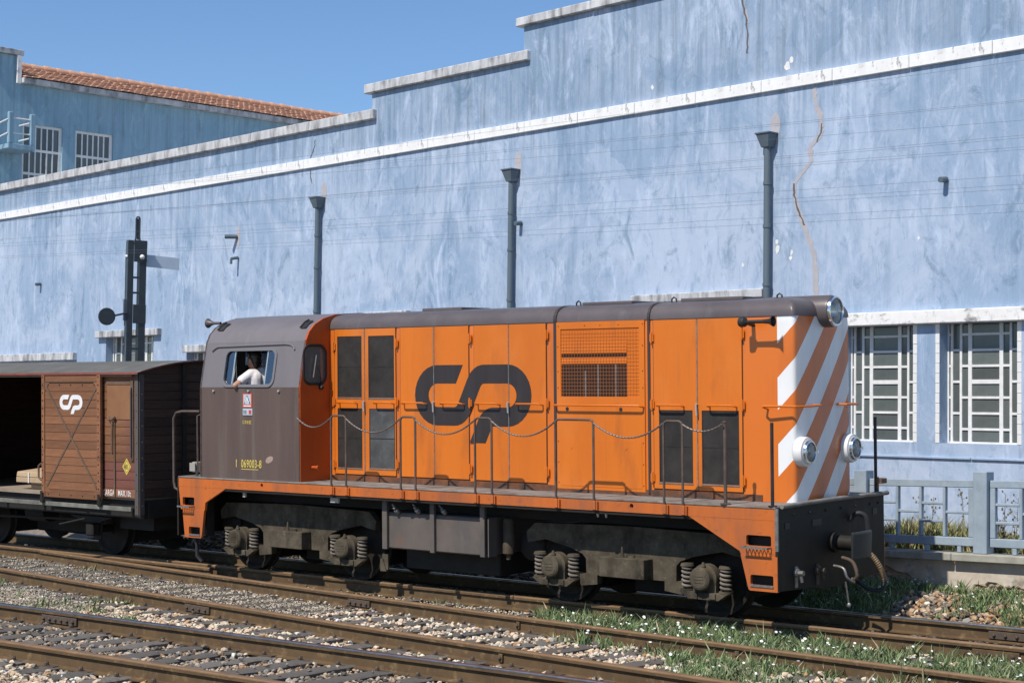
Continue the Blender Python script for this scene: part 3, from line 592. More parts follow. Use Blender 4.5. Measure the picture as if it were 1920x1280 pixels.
def sleepers(parent, fa, fb, x0, x1, length, step, inv=None, zt=-0.157):
    x = x0; k = 0; sp = G()
    while x < x1:
        mid = Vector((x, (fa(x) + fb(x)) / 2, 0)); sl = (fa(x + .05) - fa(x - .05)) / .1; d = Vector((1, sl, 0)).normalized(); n = Vector((-d.y, d.x, 0))
        a = Vector((x, fa(x), 0)); gap = (a - mid).dot(n)
        c = mid
        o = link('sleeper', SLEEP[random.randrange(4)], m_sleeper, parent); yaw = math.atan2(d.y, d.x) + random.uniform(-.02, .02)
        o.location = c + Vector((random.uniform(-.02, .02), 0, zt + random.uniform(-.012, .008))); o.rotation_euler = (random.uniform(-.006, .006), random.uniform(-.02, .02), yaw); o.scale = (random.uniform(.92, 1.08), length / 2, 1)
        SL_FOOT.append((c.x, c.y, d.x, d.y, length / 2))
        for sgn in (-1, 1):
            for e in (-1, 1):
                q = c + n * (sgn * abs(gap) + e * 0.085) + d * (0.05 * e); sp.lathe([(0.024, 0), (0.024, 0.02), (0.014, 0.034)], (q.x, q.y, -0.150), (0, 0, 1), 6)
            q = c + n * sgn * abs(gap); sp.hexa([q + d * i * 0.08 + n * j * 0.11 + Vector((0, 0, zz)) for zz in (-0.177, -0.154) for i, j in ((-1, -1), (1, -1), (1, 1), (-1, 1))])
        x += step * d.x; k += 1
    s = sp.build('rail_spikes', m_iron, parent); s['kind'] = 'stuff'
tA = thing('railway_track', 'nearest broad gauge track with one polished rail, lower left corner', 'track', Matrix.Translation((-2, 15, 0)), 'railway tracks'); 
tB = thing('railway_track', 'rusty middle track between the nearest track and the locomotive', 'track', Matrix.Translation((-2, 20, 0)), 'railway tracks')
tC = thing('railway_track', 'narrow gauge track under the orange locomotive and wagon', 'track', Matrix.Translation((-1, 22.5, 0)), 'railway tracks')
for t in (tA, tB, tC): t.matrix_world = ident
r3 = rail('rail', pts(fR3, -9, 5, 6), tA, m_shiny); r4 = rail('rail', pts(fR4, -8.5, 4, 6), tA, m_rusttop)
r1 = rail('rail', pts(fR1, -12.5, 6.5, 24), tB, m_rusttop); r2 = rail('rail', pts(fR2, -11, 5, 20), tB, m_rusttop)
sleepers(tA, fR3, fR4, -8.6, 4.5, 2.75, 0.51); sleepers(tB, fR1, fR2, -11.4, 5.5, 2.75, 0.54)
rn = rail('rail', [lw(s, 0.6255, 0) for s in (-8, 20)], tC, m_rusttop); rf_ = rail('rail', [lw(s, 1.8255, 0) for s in (-8, 20)], tC, m_shiny)
ck_ = rail('check_rail', [lw(s, t, -0.0) for s, t in ((15.5, 0.42), (12.5, 0.43), (9.55, 0.36))], tC, m_rusttop)
a0, a1 = lw(0, 0.6255, 0), lw(10, 0.6255, 0); b0, b1 = lw(0, 1.8255, 0), lw(10, 1.8255, 0)
fN = lambda x: a0.y + (a1.y - a0.y) * (x - a0.x) / (a1.x - a0.x); fF = lambda x: b0.y + (b1.y - b0.y) * (x - b0.x) / (b1.x - b0.x)
sleepers(tC, fF, fN, -11, 9, 2.0, 0.66, zt=-0.145)
cam_side = -1
def fp(r, f, x, side=-1, **k): sl = (f(x + .1) - f(x - .1)) / .2; fishplate(r, (x, f(x), 0), (1, sl), side, **k)
fp(r3, fR3, -5.05, L=0.62, nb=6); fp(r2, fR2, -3.72, nb=4); fp(r1, fR1, -1.85, L=0.42, nb=4); fp(rn, fN, 4.95, mat=m_rust, L=0.5, z=0.02); fp(rf_, fF, 5.45, z=0.058); fp(r1, fR1, 2.32, L=0.05, nb=1, mat=m_rust); fp(r2, fR2, -0.05, L=0.05, nb=1, mat=m_rust); fp(r1, fR1, 0.13, L=0.05, nb=1, mat=m_rust)

# ------------------------------------------------------------------ ballast stones
def scatter_region(n):
    x = RNG.uniform(-13.5, 9.0, n); y = RNG.uniform(12.6, 30, n); k = (x / y > -0.42) & (x / y < 0.42); return x[k], y[k]
bx, by = scatter_region(480000)
y1, y2, y3, y4, yn, yf = fR1(bx), fR2(bx), fR3(bx), fR4(bx), fN(bx), fF(bx)
keep = (by < yf + 3.5)
zone = np.where(by < y4, 0, np.where(by < y3, 1, np.where(by < y2, 2, np.where(by < y1, 3, np.where(by < yn, 4, np.where(by < yf, 5, 6))))))
cosA = 0.79
for yy in (y1, y2, y3, y4): keep &= (np.abs(by - yy) * 0.75 > 0.075)
for yy in (yn, yf): keep &= (np.abs(by - yy) * 0.77 > 0.07)
onsl = np.zeros(len(bx), bool)
for cx, cy, dx, dy, hl in SL_FOOT:
    ax = (bx - cx) * dx + (by - cy) * dy; an = -(bx - cx) * dy + (by - cy) * dx; onsl |= (np.abs(ax) < 0.135) & (np.abs(an) < hl + 0.02)
grey = (zone == 3) & (bx < -1.9 + 0.5 * np.sin(by * 2.1)) | ((zone == 4) & (bx < 0.2)) | ((zone == 2) & (bx < -5.2))
cover = np.where(zone == 3, np.where(bx < -2.2, 0.35, 0.10), np.where(zone == 4, 0.25, np.where(zone == 5, 0.35, 0.04)))
keep &= ~(onsl & (RNG.random(len(bx)) > cover * 0.8))
dens = np.where(grey, 0.85, np.where(zone == 5, 0.45, np.where(zone == 6, 0.45, 0.62))); dens = np.where((zone == 4) & (bx > 0.3), 0.30, dens)
dens = np.where(by > 24, dens * 0.5, dens)
rise = 0.325 * (lambda k: k * k * (3 - 2 * k))(np.clip(((bx - O.x) * NN.x + (by - O.y) * NN.y - 2.15) / 1.3, 0, 1)); dwall = (bx - FG.x) * FY.x + (by - FG.y) * FY.y; keep &= ~((dwall > 0.0) & (zone == 6))
keep &= RNG.random(len(bx)) < dens
bx, by, zone, grey, onsl, rise = bx[keep], by[keep], zone[keep], grey[keep], onsl[keep], rise[keep]; n = len(bx)
size = np.where(grey, RNG.uniform(0.008, 0.017, n), RNG.uniform(0.015, 0.034, n)) * np.where(RNG.random(n) < 0.05, 1.45, 1.0)
size = np.where(zone == 6, size * 1.5, size)
bz = np.where(grey, -0.173, -0.195) + RNG.uniform(-0.035, 0.022, n); bz = np.where(onsl, -0.143, bz); bz = np.where(zone >= 5, bz + 0.02, bz); bz = np.where((zone == 6), bz + 0.03 * RNG.random(n) + rise, bz)
pal = np.array([(0.46, 0.37, 0.29), (0.52, 0.43, 0.35), (0.36, 0.26, 0.18), (0.30, 0.28, 0.26), (0.17, 0.145, 0.125), (0.09, 0.08, 0.072), (0.62, 0.58, 0.53), (0.34, 0.20, 0.10)])
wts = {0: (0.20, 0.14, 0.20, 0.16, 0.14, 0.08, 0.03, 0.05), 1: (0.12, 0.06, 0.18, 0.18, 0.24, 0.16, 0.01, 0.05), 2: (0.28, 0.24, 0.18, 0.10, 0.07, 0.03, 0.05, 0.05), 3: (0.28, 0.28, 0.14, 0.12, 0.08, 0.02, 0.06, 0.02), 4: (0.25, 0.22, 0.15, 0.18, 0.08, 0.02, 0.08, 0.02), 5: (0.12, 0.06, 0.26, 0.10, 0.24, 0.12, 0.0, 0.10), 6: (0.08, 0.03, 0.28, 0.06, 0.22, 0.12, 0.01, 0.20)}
tint = np.zeros((n, 3))
for z_ in range(7):
    k = zone == z_; tint[k] = pal[RNG.choice(8, k.sum(), p=wts[z_])]
gp = np.array([(0.35, 0.31, 0.26), (0.27, 0.235, 0.195), (0.44, 0.39, 0.33), (0.18, 0.155, 0.13)])
tint[grey] = gp[RNG.choice(4, grey.sum(), p=(0.4, 0.3, 0.18, 0.12))]
tint *= RNG.uniform(0.80, 1.25, (n, 1)) * np.array([1.02, 0.99, 0.90]); tint *= 1.32; tint[zone == 5] *= 0.24; tint[zone == 6] *= 0.85; tint[(zone == 6) & (bx < 3.0)] *= 0.45; tint[zone == 1] *= 0.78; tint = np.minimum(tint, 0.72)  # stones under the train oily dark; shade painted in there and behind it
bm = bmesh.new(); bmesh.ops.create_icosphere(bm, subdivisions=1, radius=1.0); iv = np.array([v.co[:] for v in bm.verts]); fi = np.array([[v.index for v in f.verts] for f in bm.faces]); bm.free()
V = iv[None] * RNG.uniform(0.62, 1.25, (n, 12, 1)) * np.stack([RNG.uniform(0.8, 1.45, n), RNG.uniform(0.7, 1.1, n), RNG.uniform(0.5, 0.85, n)], -1)[:, None]
a = RNG.uniform(0, 6.283, n); b = RNG.uniform(-.6, .6, n); ca, sa, cb, sb = np.cos(a), np.sin(a), np.cos(b), np.sin(b)
x_, y_, z_ = V[..., 0], V[..., 1], V[..., 2]
x2 = x_ * cb[:, None] + z_ * sb[:, None]; z2 = -x_ * sb[:, None] + z_ * cb[:, None]
V = np.stack([x2 * ca[:, None] - y_ * sa[:, None], x2 * sa[:, None] + y_ * ca[:, None], z2], -1) * size[:, None, None] + np.stack([bx, by, bz], -1)[:, None]
def np_mesh(name, verts, faces, tints, per, mat, kind='stuff', label=None, cat=None):
    me = bpy.data.meshes.new(name); nv = len(verts); nf = len(faces); k = faces.shape[1]
    me.vertices.add(nv); me.vertices.foreach_set('co', verts.astype(np.float32).ravel()); me.loops.add(nf * k); me.loops.foreach_set('vertex_index', faces.astype(np.int32).ravel())
    me.polygons.add(nf); me.polygons.foreach_set('loop_start', np.arange(0, nf * k, k, dtype=np.int32)); me.update(calc_edges=True)
    if tints is not None:
        at = me.color_attributes.new('tint', 'FLOAT_COLOR', 'POINT'); t = np.ones((nv, 4), np.float32); t[:, :3] = np.repeat(tints, per, 0); at.data.foreach_set('color', t.ravel())
    me.shade_flat(); o = link(name, me, mat); o['kind'] = kind
    if label: o['label'] = label; o['category'] = cat
    return o
F = (fi[None] + (np.arange(n) * 12)[:, None, None]).reshape(-1, 3)
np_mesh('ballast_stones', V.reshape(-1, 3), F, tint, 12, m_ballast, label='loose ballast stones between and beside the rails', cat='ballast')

# ------------------------------------------------------------------ grass, daisies and weeds
def blades(name, bx, by, bz, h, lean, wid, tint, label, cat, mat=None):
    n = len(bx); a = RNG.uniform(0, 6.283, n); d = np.stack([np.cos(a), np.sin(a)], -1); l = RNG.uniform(0.1, 1.0, n) * lean * h
    c = RNG.uniform(0, 6.283, n); w = np.stack([np.cos(c), np.sin(c)], -1) * wid[:, None]
    p = np.stack([bx, by], -1)
    V = np.zeros((n, 5, 3)); V[:, 0, :2] = p - w; V[:, 1, :2] = p + w; V[:, 2, :2] = p - w * 0.8 + d * (l * 0.4)[:, None]; V[:, 3, :2] = p + w * 0.8 + d * (l * 0.4)[:, None]; V[:, 4, :2] = p + d * l[:, None]
    V[:, 0, 2] = V[:, 1, 2] = bz; V[:, 2, 2] = V[:, 3, 2] = bz + h * 0.6; V[:, 4, 2] = bz + h
    F = np.array([(0, 1, 3), (0, 3, 2), (2, 3, 4)]); F = (F[None] + (np.arange(n) * 5)[:, None, None]).reshape(-1, 3)
    return np_mesh(name, V.reshape(-1, 3), F, tint, 5, mat or m_leaf, label=label, cat=cat)
def clumps(cx, cy, per, rad):
    n = len(cx); x = np.repeat(cx, per) + RNG.normal(0, rad, n * per); y = np.repeat(cy, per) + RNG.normal(0, rad, n * per); return x, y
gx = RNG.uniform(-9, 8.5, 120000); gy = RNG.uniform(13, 26, 120000)
Y1, YN, YF, Y2 = fR1(gx), fN(gx), fF(gx), fR2(gx)
patch = 0.5 + 0.5 * np.sin(gx * 3.1 + 1.3 * np.sin(gy * 2.7)) * np.sin(gy * 3.7 + gx * 1.1)
pr = np.zeros(len(gx))
zone4 = (gy > Y1 + 0.10) & (gy < YN - 0.10); pr = np.where(zone4 & (gx > 0.35) & (gx < 3.0), 0.75 * np.clip((gx - 0.2) / 0.7, 0, 1), pr); pr = np.where(zone4 & (gx >= 3.0), 0.55 * (patch > 0.35), pr); pr = np.where(zone4 & (gx > -0.9) & (gx <= 0.35), 0.06 * (patch > 0.6), pr)
zone3 = (gy > Y2 + 0.1) & (gy < Y1 - 0.08); pr = np.where(zone3 & (gx > 1.5), 0.32 * (patch > 0.5), pr); pr = np.where(zone3 & (gx > 0.5) & (gx <= 1.5) & (gy > Y1 - 0.45), 0.18, pr); pr = np.where(zone3 & (gx < -3), 0.010 * (patch > 0.75), pr)
zone2 = (gy < Y2 - 0.1) & (gy > fR3(gx) + 0.1) & (gx < -4.2); pr = np.where(zone2, 0.05 * (patch > 0.7), pr)
dw = (gx - FG.x) * FY.x + (gy - FG.y) * FY.y
zone6 = (gy > YF + 0.15) & (dw < 0.02) & (gx > 1.0); near_w = dw > -0.95; vv = ((gx - FG.x) * FX.x + (gy - FG.y) * FX.y) / FK
pr = np.where(zone6 & near_w & (vv > -0.9), 0.32 * (patch > 0.45), pr); pr = np.where(zone6 & (vv <= -0.75) & (gx > 1.5), 0.8, pr)
k = RNG.random(len(gx)) < pr; cx, cy = gx[k], gy[k]
bx2, by2 = clumps(cx, cy, 10, 0.035); n2 = len(bx2)
gt = np.array([(0.14, 0.20, 0.075), (0.20, 0.26, 0.115), (0.085, 0.14, 0.05), (0.27, 0.29, 0.15), (0.36, 0.32, 0.20)])[RNG.choice(5, n2, p=(0.30, 0.28, 0.18, 0.15, 0.09))] * RNG.uniform(0.75, 1.25, (n2, 1))
hh = RNG.uniform(0.03, 0.088, n2) * np.repeat(RNG.choice([0.45, 0.7, 1.0, 1.35, 1.9], len(cx), p=(0.25, 0.25, 0.25, 0.17, 0.08)), 10) * np.where(RNG.random(n2) < 0.06, 1.6, 1.0)
rise2 = 0.29 * (lambda k: k * k * (3 - 2 * k))(np.clip(((bx2 - O.x) * NN.x + (by2 - O.y) * NN.y - 2.15) / 1.3, 0, 1))
blades('grass', bx2, by2, -0.185 + rise2 * 1.12 + np.where(by2 > fF(bx2), 0.045, 0.0), hh + 0.03, 1.1, RNG.uniform(0.004, 0.012, n2), gt * np.repeat(RNG.uniform(0.6, 1.3, (len(cx), 1)), 10, 0), 'low green grass and leafy weeds between the rails', 'grass')
# daisies
dk = RNG.random(len(cx)) < np.where((cx > 4.0) | (cy > fF(cx)), 0.075, 0.055); dx, dy = cx[dk], cy[dk]; nd = len(dx)
ang = np.arange(8) * math.pi / 4; ring = np.stack([np.cos(ang), np.sin(ang), 0 * ang], -1); rr = RNG.uniform(0.010, 0.019, nd)
V = np.zeros((nd, 9, 3)); V[:, :8] = ring[None] * rr[:, None, None]; V[:, 8, 2] = 0.003
ta = RNG.uniform(-0.5, 0.5, nd) - 0.35; y_, z_ = V[..., 1].copy(), V[..., 2].copy(); V[..., 1] = y_ * np.cos(ta)[:, None] - z_ * np.sin(ta)[:, None]; V[..., 2] = y_ * np.sin(-ta)[:, None] + z_ * np.cos(ta)[:, None]
V += np.stack([dx, dy, RNG.uniform(-0.10, -0.03, nd) + 0.325 * (lambda k: k * k * (3 - 2 * k))(np.clip(((dx - O.x) * NN.x + (dy - O.y) * NN.y - 2.15) / 1.3, 0, 1))], -1)[:, None]
F = np.array([(i, (i + 1) % 8, 8) for i in range(8)]); F = (F[None] + (np.arange(nd) * 9)[:, None, None]).reshape(-1, 3)
np_mesh('daisies', V.reshape(-1, 3), F, None, 9, m_petal, label='small white daisies scattered in the trackside grass', cat='daisies')
# dry weeds behind the fence
nw = 420; wv = RNG.uniform(-2.2, 2.2, nw); ww = RNG.uniform(0.45, 1.9, nw); dens = np.where(wv < -0.25, 1.0, 0.35); k = RNG.random(nw) < dens; wv, ww = wv[k], ww[k]
px_ = FG.x + FK * (FX.x * wv + FY.x * ww); py_ = FG.y + FK * (FX.y * wv + FY.y * ww); wx, wy = clumps(px_, py_, 34, 0.06); n3 = len(wx)
wt = np.array([(0.30, 0.29, 0.10), (0.42, 0.37, 0.20), (0.16, 0.20, 0.06), (0.24, 0.17, 0.11)])[RNG.choice(4, n3, p=(0.3, 0.3, 0.28, 0.12))] * RNG.uniform(0.8, 1.2, (n3, 1))
hs = np.repeat(np.where(wv < -0.5, RNG.uniform(0.12, 0.34, len(wv)), RNG.uniform(0.05, 0.26, len(wv))), 34) * RNG.uniform(0.5, 1.2, n3)
blades('dry_weeds', wx, wy, np.full(n3, 0.64), hs, 0.8, RNG.uniform(0.005, 0.012, n3), wt, 'dry yellow green weeds growing behind the concrete fence', 'weeds')
for i in range(16):
    v, w = random.uniform(-1.6, 0.9), random.uniform(0.4, 1.2); b = FG + (FX * v + FY * w) * FK; g = G(); hgt = random.uniform(0.35, 0.75)
    top = Vector((b.x, b.y, 0.19)) + Vector((random.uniform(-.08, .08), random.uniform(-.05, .05), 0.42 + hgt)); base = Vector((b.x, b.y, 0.62)); mid = (base + top) / 2 + Vector((random.uniform(-.03, .03), 0, 0)); g.tube([base, mid, top], [0.006, 0.005, 0.003], 4)
    for k in range(random.randint(6, 11)):
        t = random.uniform(0.45, 1.0); q = base.lerp(top, t); e = q + Vector((random.uniform(-.09, .09), random.uniform(-.09, .09), random.uniform(0.02, 0.08))); g.tube([q, e], [0.003, 0.002], 3); g.ell(e, (0.012, 0.012, 0.018), 5, 3)
    tag(g.build('tall_weed', mk('weed_stem', (0.22, 0.19, 0.11), (0.13, 0.11, 0.07), 9, ONE, rough=0.9)), 'thin dry stalk standing among the weeds behind the fence', 'weed', 'dry stalks behind the fence')

# ------------------------------------------------------------------ semaphore signal
SX = Vector((0.84, 0.54, 0)).normalized(); SY = Vector((-SX.y, SX.x, 0)); sig = thing('semaphore_signal', 'dark lattice semaphore signal mast with grey arm and round disc behind the wagon', 'signal', frame((-7.42, 33.0, -0.2), SX, SY))
for x0, x1 in ((-0.185, -0.075), (0.045, 0.185)):
    G().box(x0, x1, -0.07, -0.055, 0, 5.78).box(x0, x0 + 0.014, -0.0545, 0.07, 0, 5.78).box(x1 - 0.014, x1, -0.0545, 0.07, 0, 5.78).build('mast_channel', m_signal, sig, bev=0.002)
G().box(-0.195, -0.187, -0.06, 0.06, 0.0, 5.76).build('mast_flange', m_signal_l, sig)
for z0, z1 in ((5.36, 5.785), (4.15, 4.52), (2.2, 2.5)): G().box(-0.074, 0.19, -0.086, -0.071, z0, z1).build('gusset_plate', m_signal, sig, bev=0.003)
for z in (3.05, 3.35, 3.65, 3.9, 4.75, 5.05): G().box(-0.074, 0.044, -0.066, -0.058, z - 0.02, z + 0.02).build('lattice_bar', m_signal, sig)
G().tube([(-0.04, 0, 5.7), (-0.015, 0, 5.86), (-0.015, 0, 6.22), (0.0, 0, 6.25), (0.04, 0, 6.25), (0.055, 0, 6.22), (0.055, 0, 5.86), (0.08, 0, 5.7)], 0.018, 6).box(0.005, 0.04, -0.01, 0.01, 5.8, 6.22).build('finial', m_signal, sig)
arm = G().hexa([(0.19, 0.082, 5.29), (0.93, 0.082, 5.26), (0.93, 0.096, 5.26), (0.19, 0.096, 5.29), (0.19, 0.082, 5.53), (0.93, 0.082, 5.50), (0.93, 0.096, 5.50), (0.19, 0.096, 5.53)]).build('signal_arm', m_arm, sig, bev=0.003)
G().lathe([(0.05, 0), (0.04, 0.03), (0.0, 0.045)], (0.09, -0.087, 5.46), (0, -1, 0), 10, caps=False).lathe([(0.035, 0), (0.02, 0.03), (0.0, 0.04)], (-0.20, -0.02, 5.46), (-1, 0, 0), 8, caps=False).build('lamp_glass', m_frame, sig, smooth=60)
ds = G().lathe([(0.165, 0), (0.17, 0.01), (0.17, 0.035), (0.165, 0.045)], (-0.60, -0.06, 4.26), (0, -1, 0), 24).build('disc', m_signal, sig, smooth=40)
G().tube([(-0.46, -0.07, 4.28), (-0.18, -0.07, 4.35)], 0.022, 6).build('disc_arm', m_signal, sig)
G().tube([(-0.225, -0.03, 4.1), (-0.225, -0.03, 5.45)], 0.008, 6).build('pull_rod', m_signal_l, sig)
G().box(-0.245, -0.19, -0.05, 0.01, 4.20, 4.62).build('lamp_bracket', m_signal_l, sig, bev=0.004)
# ------------------------------------------------------------------ telegraph wires in front of the facade
WIRES = (((-13.807, 35.718, 6.441), (7.041, 18.597, 6.551)), ((-13.809, 35.716, 6.525), (7.046, 18.613, 6.059)), ((-13.808, 35.718, 6.472), (7.046, 18.614, 6.042)), ((-13.81, 35.715, 6.595), (7.049, 18.622, 5.805)), ((-13.799, 35.73, 6.005), (7.05, 18.627, 5.653)), ((-13.799, 35.729, 6.026), (7.05, 18.628, 5.619)), ((-13.801, 35.727, 6.102), (7.051, 18.632, 5.503)), ((-13.8, 35.728, 6.084), (7.052, 18.633, 5.471)), ((-13.793, 35.738, 5.692), (7.055, 18.643, 5.177)), ((-13.792, 35.74, 5.614), (7.056, 18.647, 5.069)), ((-13.791, 35.741, 5.562), (7.056, 18.648, 5.019)), ((-13.787, 35.747, 5.359), (7.058, 18.654, 4.846)), ((-13.786, 35.747, 5.342), (7.059, 18.658, 4.748)), )
m_wire = mk('wire', (0.12, 0.14, 0.17), rough=0.6)
ORD = ['topmost', 'second', 'third', 'fourth', 'fifth', 'sixth', 'seventh', 'eighth', 'ninth', 'tenth', 'eleventh', 'twelfth', 'lowest']
for i, (p, q) in enumerate(WIRES):
    p, q = Vector(p), Vector(q); p, q = p.lerp(q, -0.25), p.lerp(q, 1.3); P = [p.lerp(q, k / 12) - Vector((0, 0, 0.22 * 4 * (k / 12) * (1 - k / 12) * 0.35)) for k in range(13)]
    tag(G().tube(P, 0.0017, 5).build('overhead_wire', m_wire), f'thin overhead wire crossing the blue wall, {ORD[i]} of them counted down at the right edge', 'wire', 'overhead wires before the blue wall')

# ================================================================== LOCOMOTIVE (s back from the front beam, t across from the near sill, z above rail)
LC = 4.919
LMAT = frame(lw(LC, CT, 0), -A, NN, UU)
loco = thing('diesel_locomotive', 'orange diesel locomotive with grey cab, black logo and striped white nose', 'locomotive', LMAT)
Lf = lambda p: (LC - p[0], p[1] - CT, p[2])
def g_(): return G(Lf)
side = lambda a, b, w: (a, w, b)     # plate in the side plane: a = s, b = z
W2, ZD, ZR, TB = 2.451, 1.331, 3.40, 0.578
mir = lambda t: W2 - t
# ---- frame
g_().box(-0.01, 9.84, -0.008, W2 + 0.008, 1.312, ZD).build('deck', m_deck, loco, bev=0.003)
for t0, t1 in ((0.0, 0.05), (W2 - 0.05, W2)):
    g_().plate([(0.0, 1.186), (9.835, 1.186), (9.835, 1.311), (0.0, 1.311)], [circle(8.074, 1.262, 0.026), circle(1.871, 1.262, 0.026)], side, t0, t1).build('side_sill', m_orange_d, loco)
    g_().box(0.05, 9.8, t0 + 0.012 if t0 == 0 else t0 + 0.004, t1 - 0.004 if t0 == 0 else t1 - 0.012, 1.150, 1.185).build('sill_flange', m_under, loco)
g_().box(0.5, 9.4, 0.55, 1.9, 0.98, 1.311).box(0.05, 9.8, 0.051, 0.549, 1.27, 1.311).box(0.05, 9.8, 1.901, 2.4, 1.27, 1.311).build('main_frame', m_under, loco)  # dark sill boxes put in to block light below the deck
for near in (True, False):
    a, b = (0.002, 0.042) if near else (W2 - 0.042, W2 - 0.002)
    f = g_().plate([(1.10, 1.1855), (0.444, 0.84), (0.425, 0.80), (0.0, 0.80), (0.0, 1.1855)], [rrect(0.05, 0.36, 0.905, 1.02, 0.02)], side, a, b).build('step_skirt', m_orange_d, loco)
    f2 = g_().plate([(0.425, 0.80), (0.33, 0.44), (0.31, 0.425), (-0.03, 0.425), (-0.03, 0.80)], [rrect(0.02, 0.305, 0.485, 0.597, 0.02)], side, a - (0.012 if near else -0.012), b - (0.012 if near else -0.012)).build('lower_skirt', m_orange_d, loco)
    r1_ = g_().plate([(8.822, 1.1855), (9.254, 0.973), (9.27, 0.86), (9.79, 0.86), (9.835, 1.1855)], [rrect(9.495, 9.75, 0.918, 1.035, 0.015)], side, a, b).build('step_skirt', m_orange_d, loco)
    r2_ = g_().plate([(9.27, 0.86), (9.325, 0.49), (9.35, 0.465), (9.69, 0.465), (9.74, 0.86)], [rrect(9.36, 9.60, 0.51, 0.62, 0.015)], side, a - (0.012 if near else -0.012), b - (0.012 if near else -0.012)).build('lower_skirt', m_orange_d, loco)
    for (s0, s1, z, par, ext) in ((0.045, 0.365, 0.893, f, 0.10), (0.02, 0.305, 0.478, f2, 0.02), (9.49, 9.755, 0.906, r1_, 0.10), (9.36, 9.60, 0.503, r2_, 0.02)):
        tr = g_(); t_a, t_b = (-ext, 0.24) if near else (W2 - 0.24, W2 + ext)
        tr.box(s0, s1, t_a, t_a + 0.008, z - 0.01, z + 0.012).box(s0, s1, t_b - 0.008, t_b, z - 0.01, z + 0.012).box(s0, s0 + 0.008, t_a + 0.0085, t_b - 0.0085, z - 0.01, z + 0.01).box(s1 - 0.008, s1, t_a + 0.0085, t_b - 0.0085, z - 0.01, z + 0.01)
        nb = 7
        for i in range(nb):
            x = s0 + (s1 - s0) * (i + 0.5) / nb; dx = (s1 - s0) / nb * 0.5
            for sg in (-1, 1):
                for j in range(4):
                    ta, tb_ = t_a + (t_b - t_a) * j / 4, t_a + (t_b - t_a) * (j + 1) / 4; sgn = sg if j % 2 == 0 else -sg
                    tr.tube([(x - dx * sgn, ta, z), (x + dx * sgn, tb_, z)], 0.005, 4, caps=False)
        tr.build('step_tread', m_steel, par)
    pt = 0.10 if near else W2 - 0.10
    g_().box(0.06, 0.42, min(pt, pt + (0.14 if near else -0.14)), max(pt, pt + (0.14 if near else -0.14)), 0.45, 1.0).build('step_box', m_under, loco)
    g_().box(9.34, 9.75, min(pt, pt + (0.14 if near else -0.14)) + 0.001, max(pt, pt + (0.14 if near else -0.14)), 0.48, 1.0).build('step_box', m_under, loco)
# ---- front beam and its fittings
fr = lambda a, b, w: (w, a, b)
bm_out = [(0.0, 0.43), (0.75, 0.40), (0.95, 0.36), (1.5, 0.36), (1.7, 0.40), (W2, 0.43), (W2, 1.318), (0.0, 1.318)]
beam = g_().plate(bm_out, [], fr, -0.032, -0.004).build('buffer_beam', m_beamf, loco, bev=0.004)
g_().plate([(0.0, 0.48), (W2, 0.48), (W2, 1.31), (0.0, 1.31)], [], fr, 9.842, 9.87).build('buffer_beam', m_beamf, loco, bev=0.004)
g_().box(-0.036, -0.001, -0.004, 0.018, 0.86, 1.316).build('corner_strip', m_steel, beam)
g_().tube([(-0.055, 0.05, 1.335), (-0.075, 0.6, 1.345), (-0.085, 1.2255, 1.35), (-0.075, 1.85, 1.345), (-0.045, 2.52, 1.335)], 0.026, 8).build('end_rail', m_deck, loco, smooth=50)
for t, z, s_ in ((0.2, 1.12, 0.05), (2.21, 1.14, 0.05), (0.84, 1.11, 0.10)): g_().box(-0.038, -0.0325, t - s_, t + s_, z - 0.035, z + 0.035).build('beam_slot', m_black, beam)
for t in (0.35, 0.7, 1.05, 1.4, 1.75, 2.1, 2.3): g_().lathe([(0.016, 0), (0.014, 0.012)], (-0.032, t, 1.23), (-1, 0, 0), 6).build('rivet', m_under, beam)
cp = g_().lathe([(0.115, 0), (0.115, 0.05), (0.085, 0.06), (0.085, 0.24), (0.10, 0.25), (0.10, 0.33)], (-0.034, CT, 0.86), (-1, 0, 0), 18).build('buffer_shank', m_beamf, loco, smooth=40)
bh = g_(); rows = []
for i in range(9):
    t = CT - 0.22 + 0.44 * i / 8; bow = 0.03 * (1 - ((t - CT) / 0.22) ** 2); rows.append([(-0.385 - bow, t, 0.71), (-0.385 - bow, t, 0.75), (-0.395 - bow, t, 0.98), (-0.385 - bow, t, 1.0), (-0.365, t, 1.0), (-0.365, t, 0.71)])
bh.sheet(rows, closed=True); bh.f += [(0, 1, 2, 3, 4, 5), tuple(8 * 6 + k for k in range(6))[::-1]]
bh.build('buffer_head', mk('buffer_plate', (0.032, 0.036, 0.036), (0.018, 0.020, 0.020), 4, ONE, rough=0.5), loco, bev=0.004)
def hose(pts_, r, mat, n=30, coil=False, name='air_hose'):
    P = [Vector(p) for p in pts_]; Q = []
    for i in range(n + 1):
        u = i / n * (len(P) - 1); k = min(int(u), len(P) - 2); f = u - k; p0, p1, p2, p3 = P[max(k - 1, 0)], P[k], P[k + 1], P[min(k + 2, len(P) - 1)]
        Q.append(0.5 * ((2 * p1) + (p2 - p0) * f + (2 * p0 - 5 * p1 + 4 * p2 - p3) * f * f + (3 * p1 - p0 - 3 * p2 + p3) * f ** 3))
    R = [r * (1.15 if coil and i % 2 else 0.92 if coil else 1) for i in range(n + 1)]
    return g_().tube(Q, R, 8).build(name, mat, loco, smooth=50)
hose([(-0.03, 1.62, 1.08), (-0.12, 1.62, 1.16), (-0.20, 1.66, 1.12), (-0.22, 1.68, 0.95)], 0.028, m_rubber)
hose([(-0.16, 1.62, 0.74), (-0.27, 1.66, 0.69), (-0.34, 1.72, 0.56), (-0.38, 1.78, 0.40)], 0.03, m_brass, 40, True, 'coiled_hose')
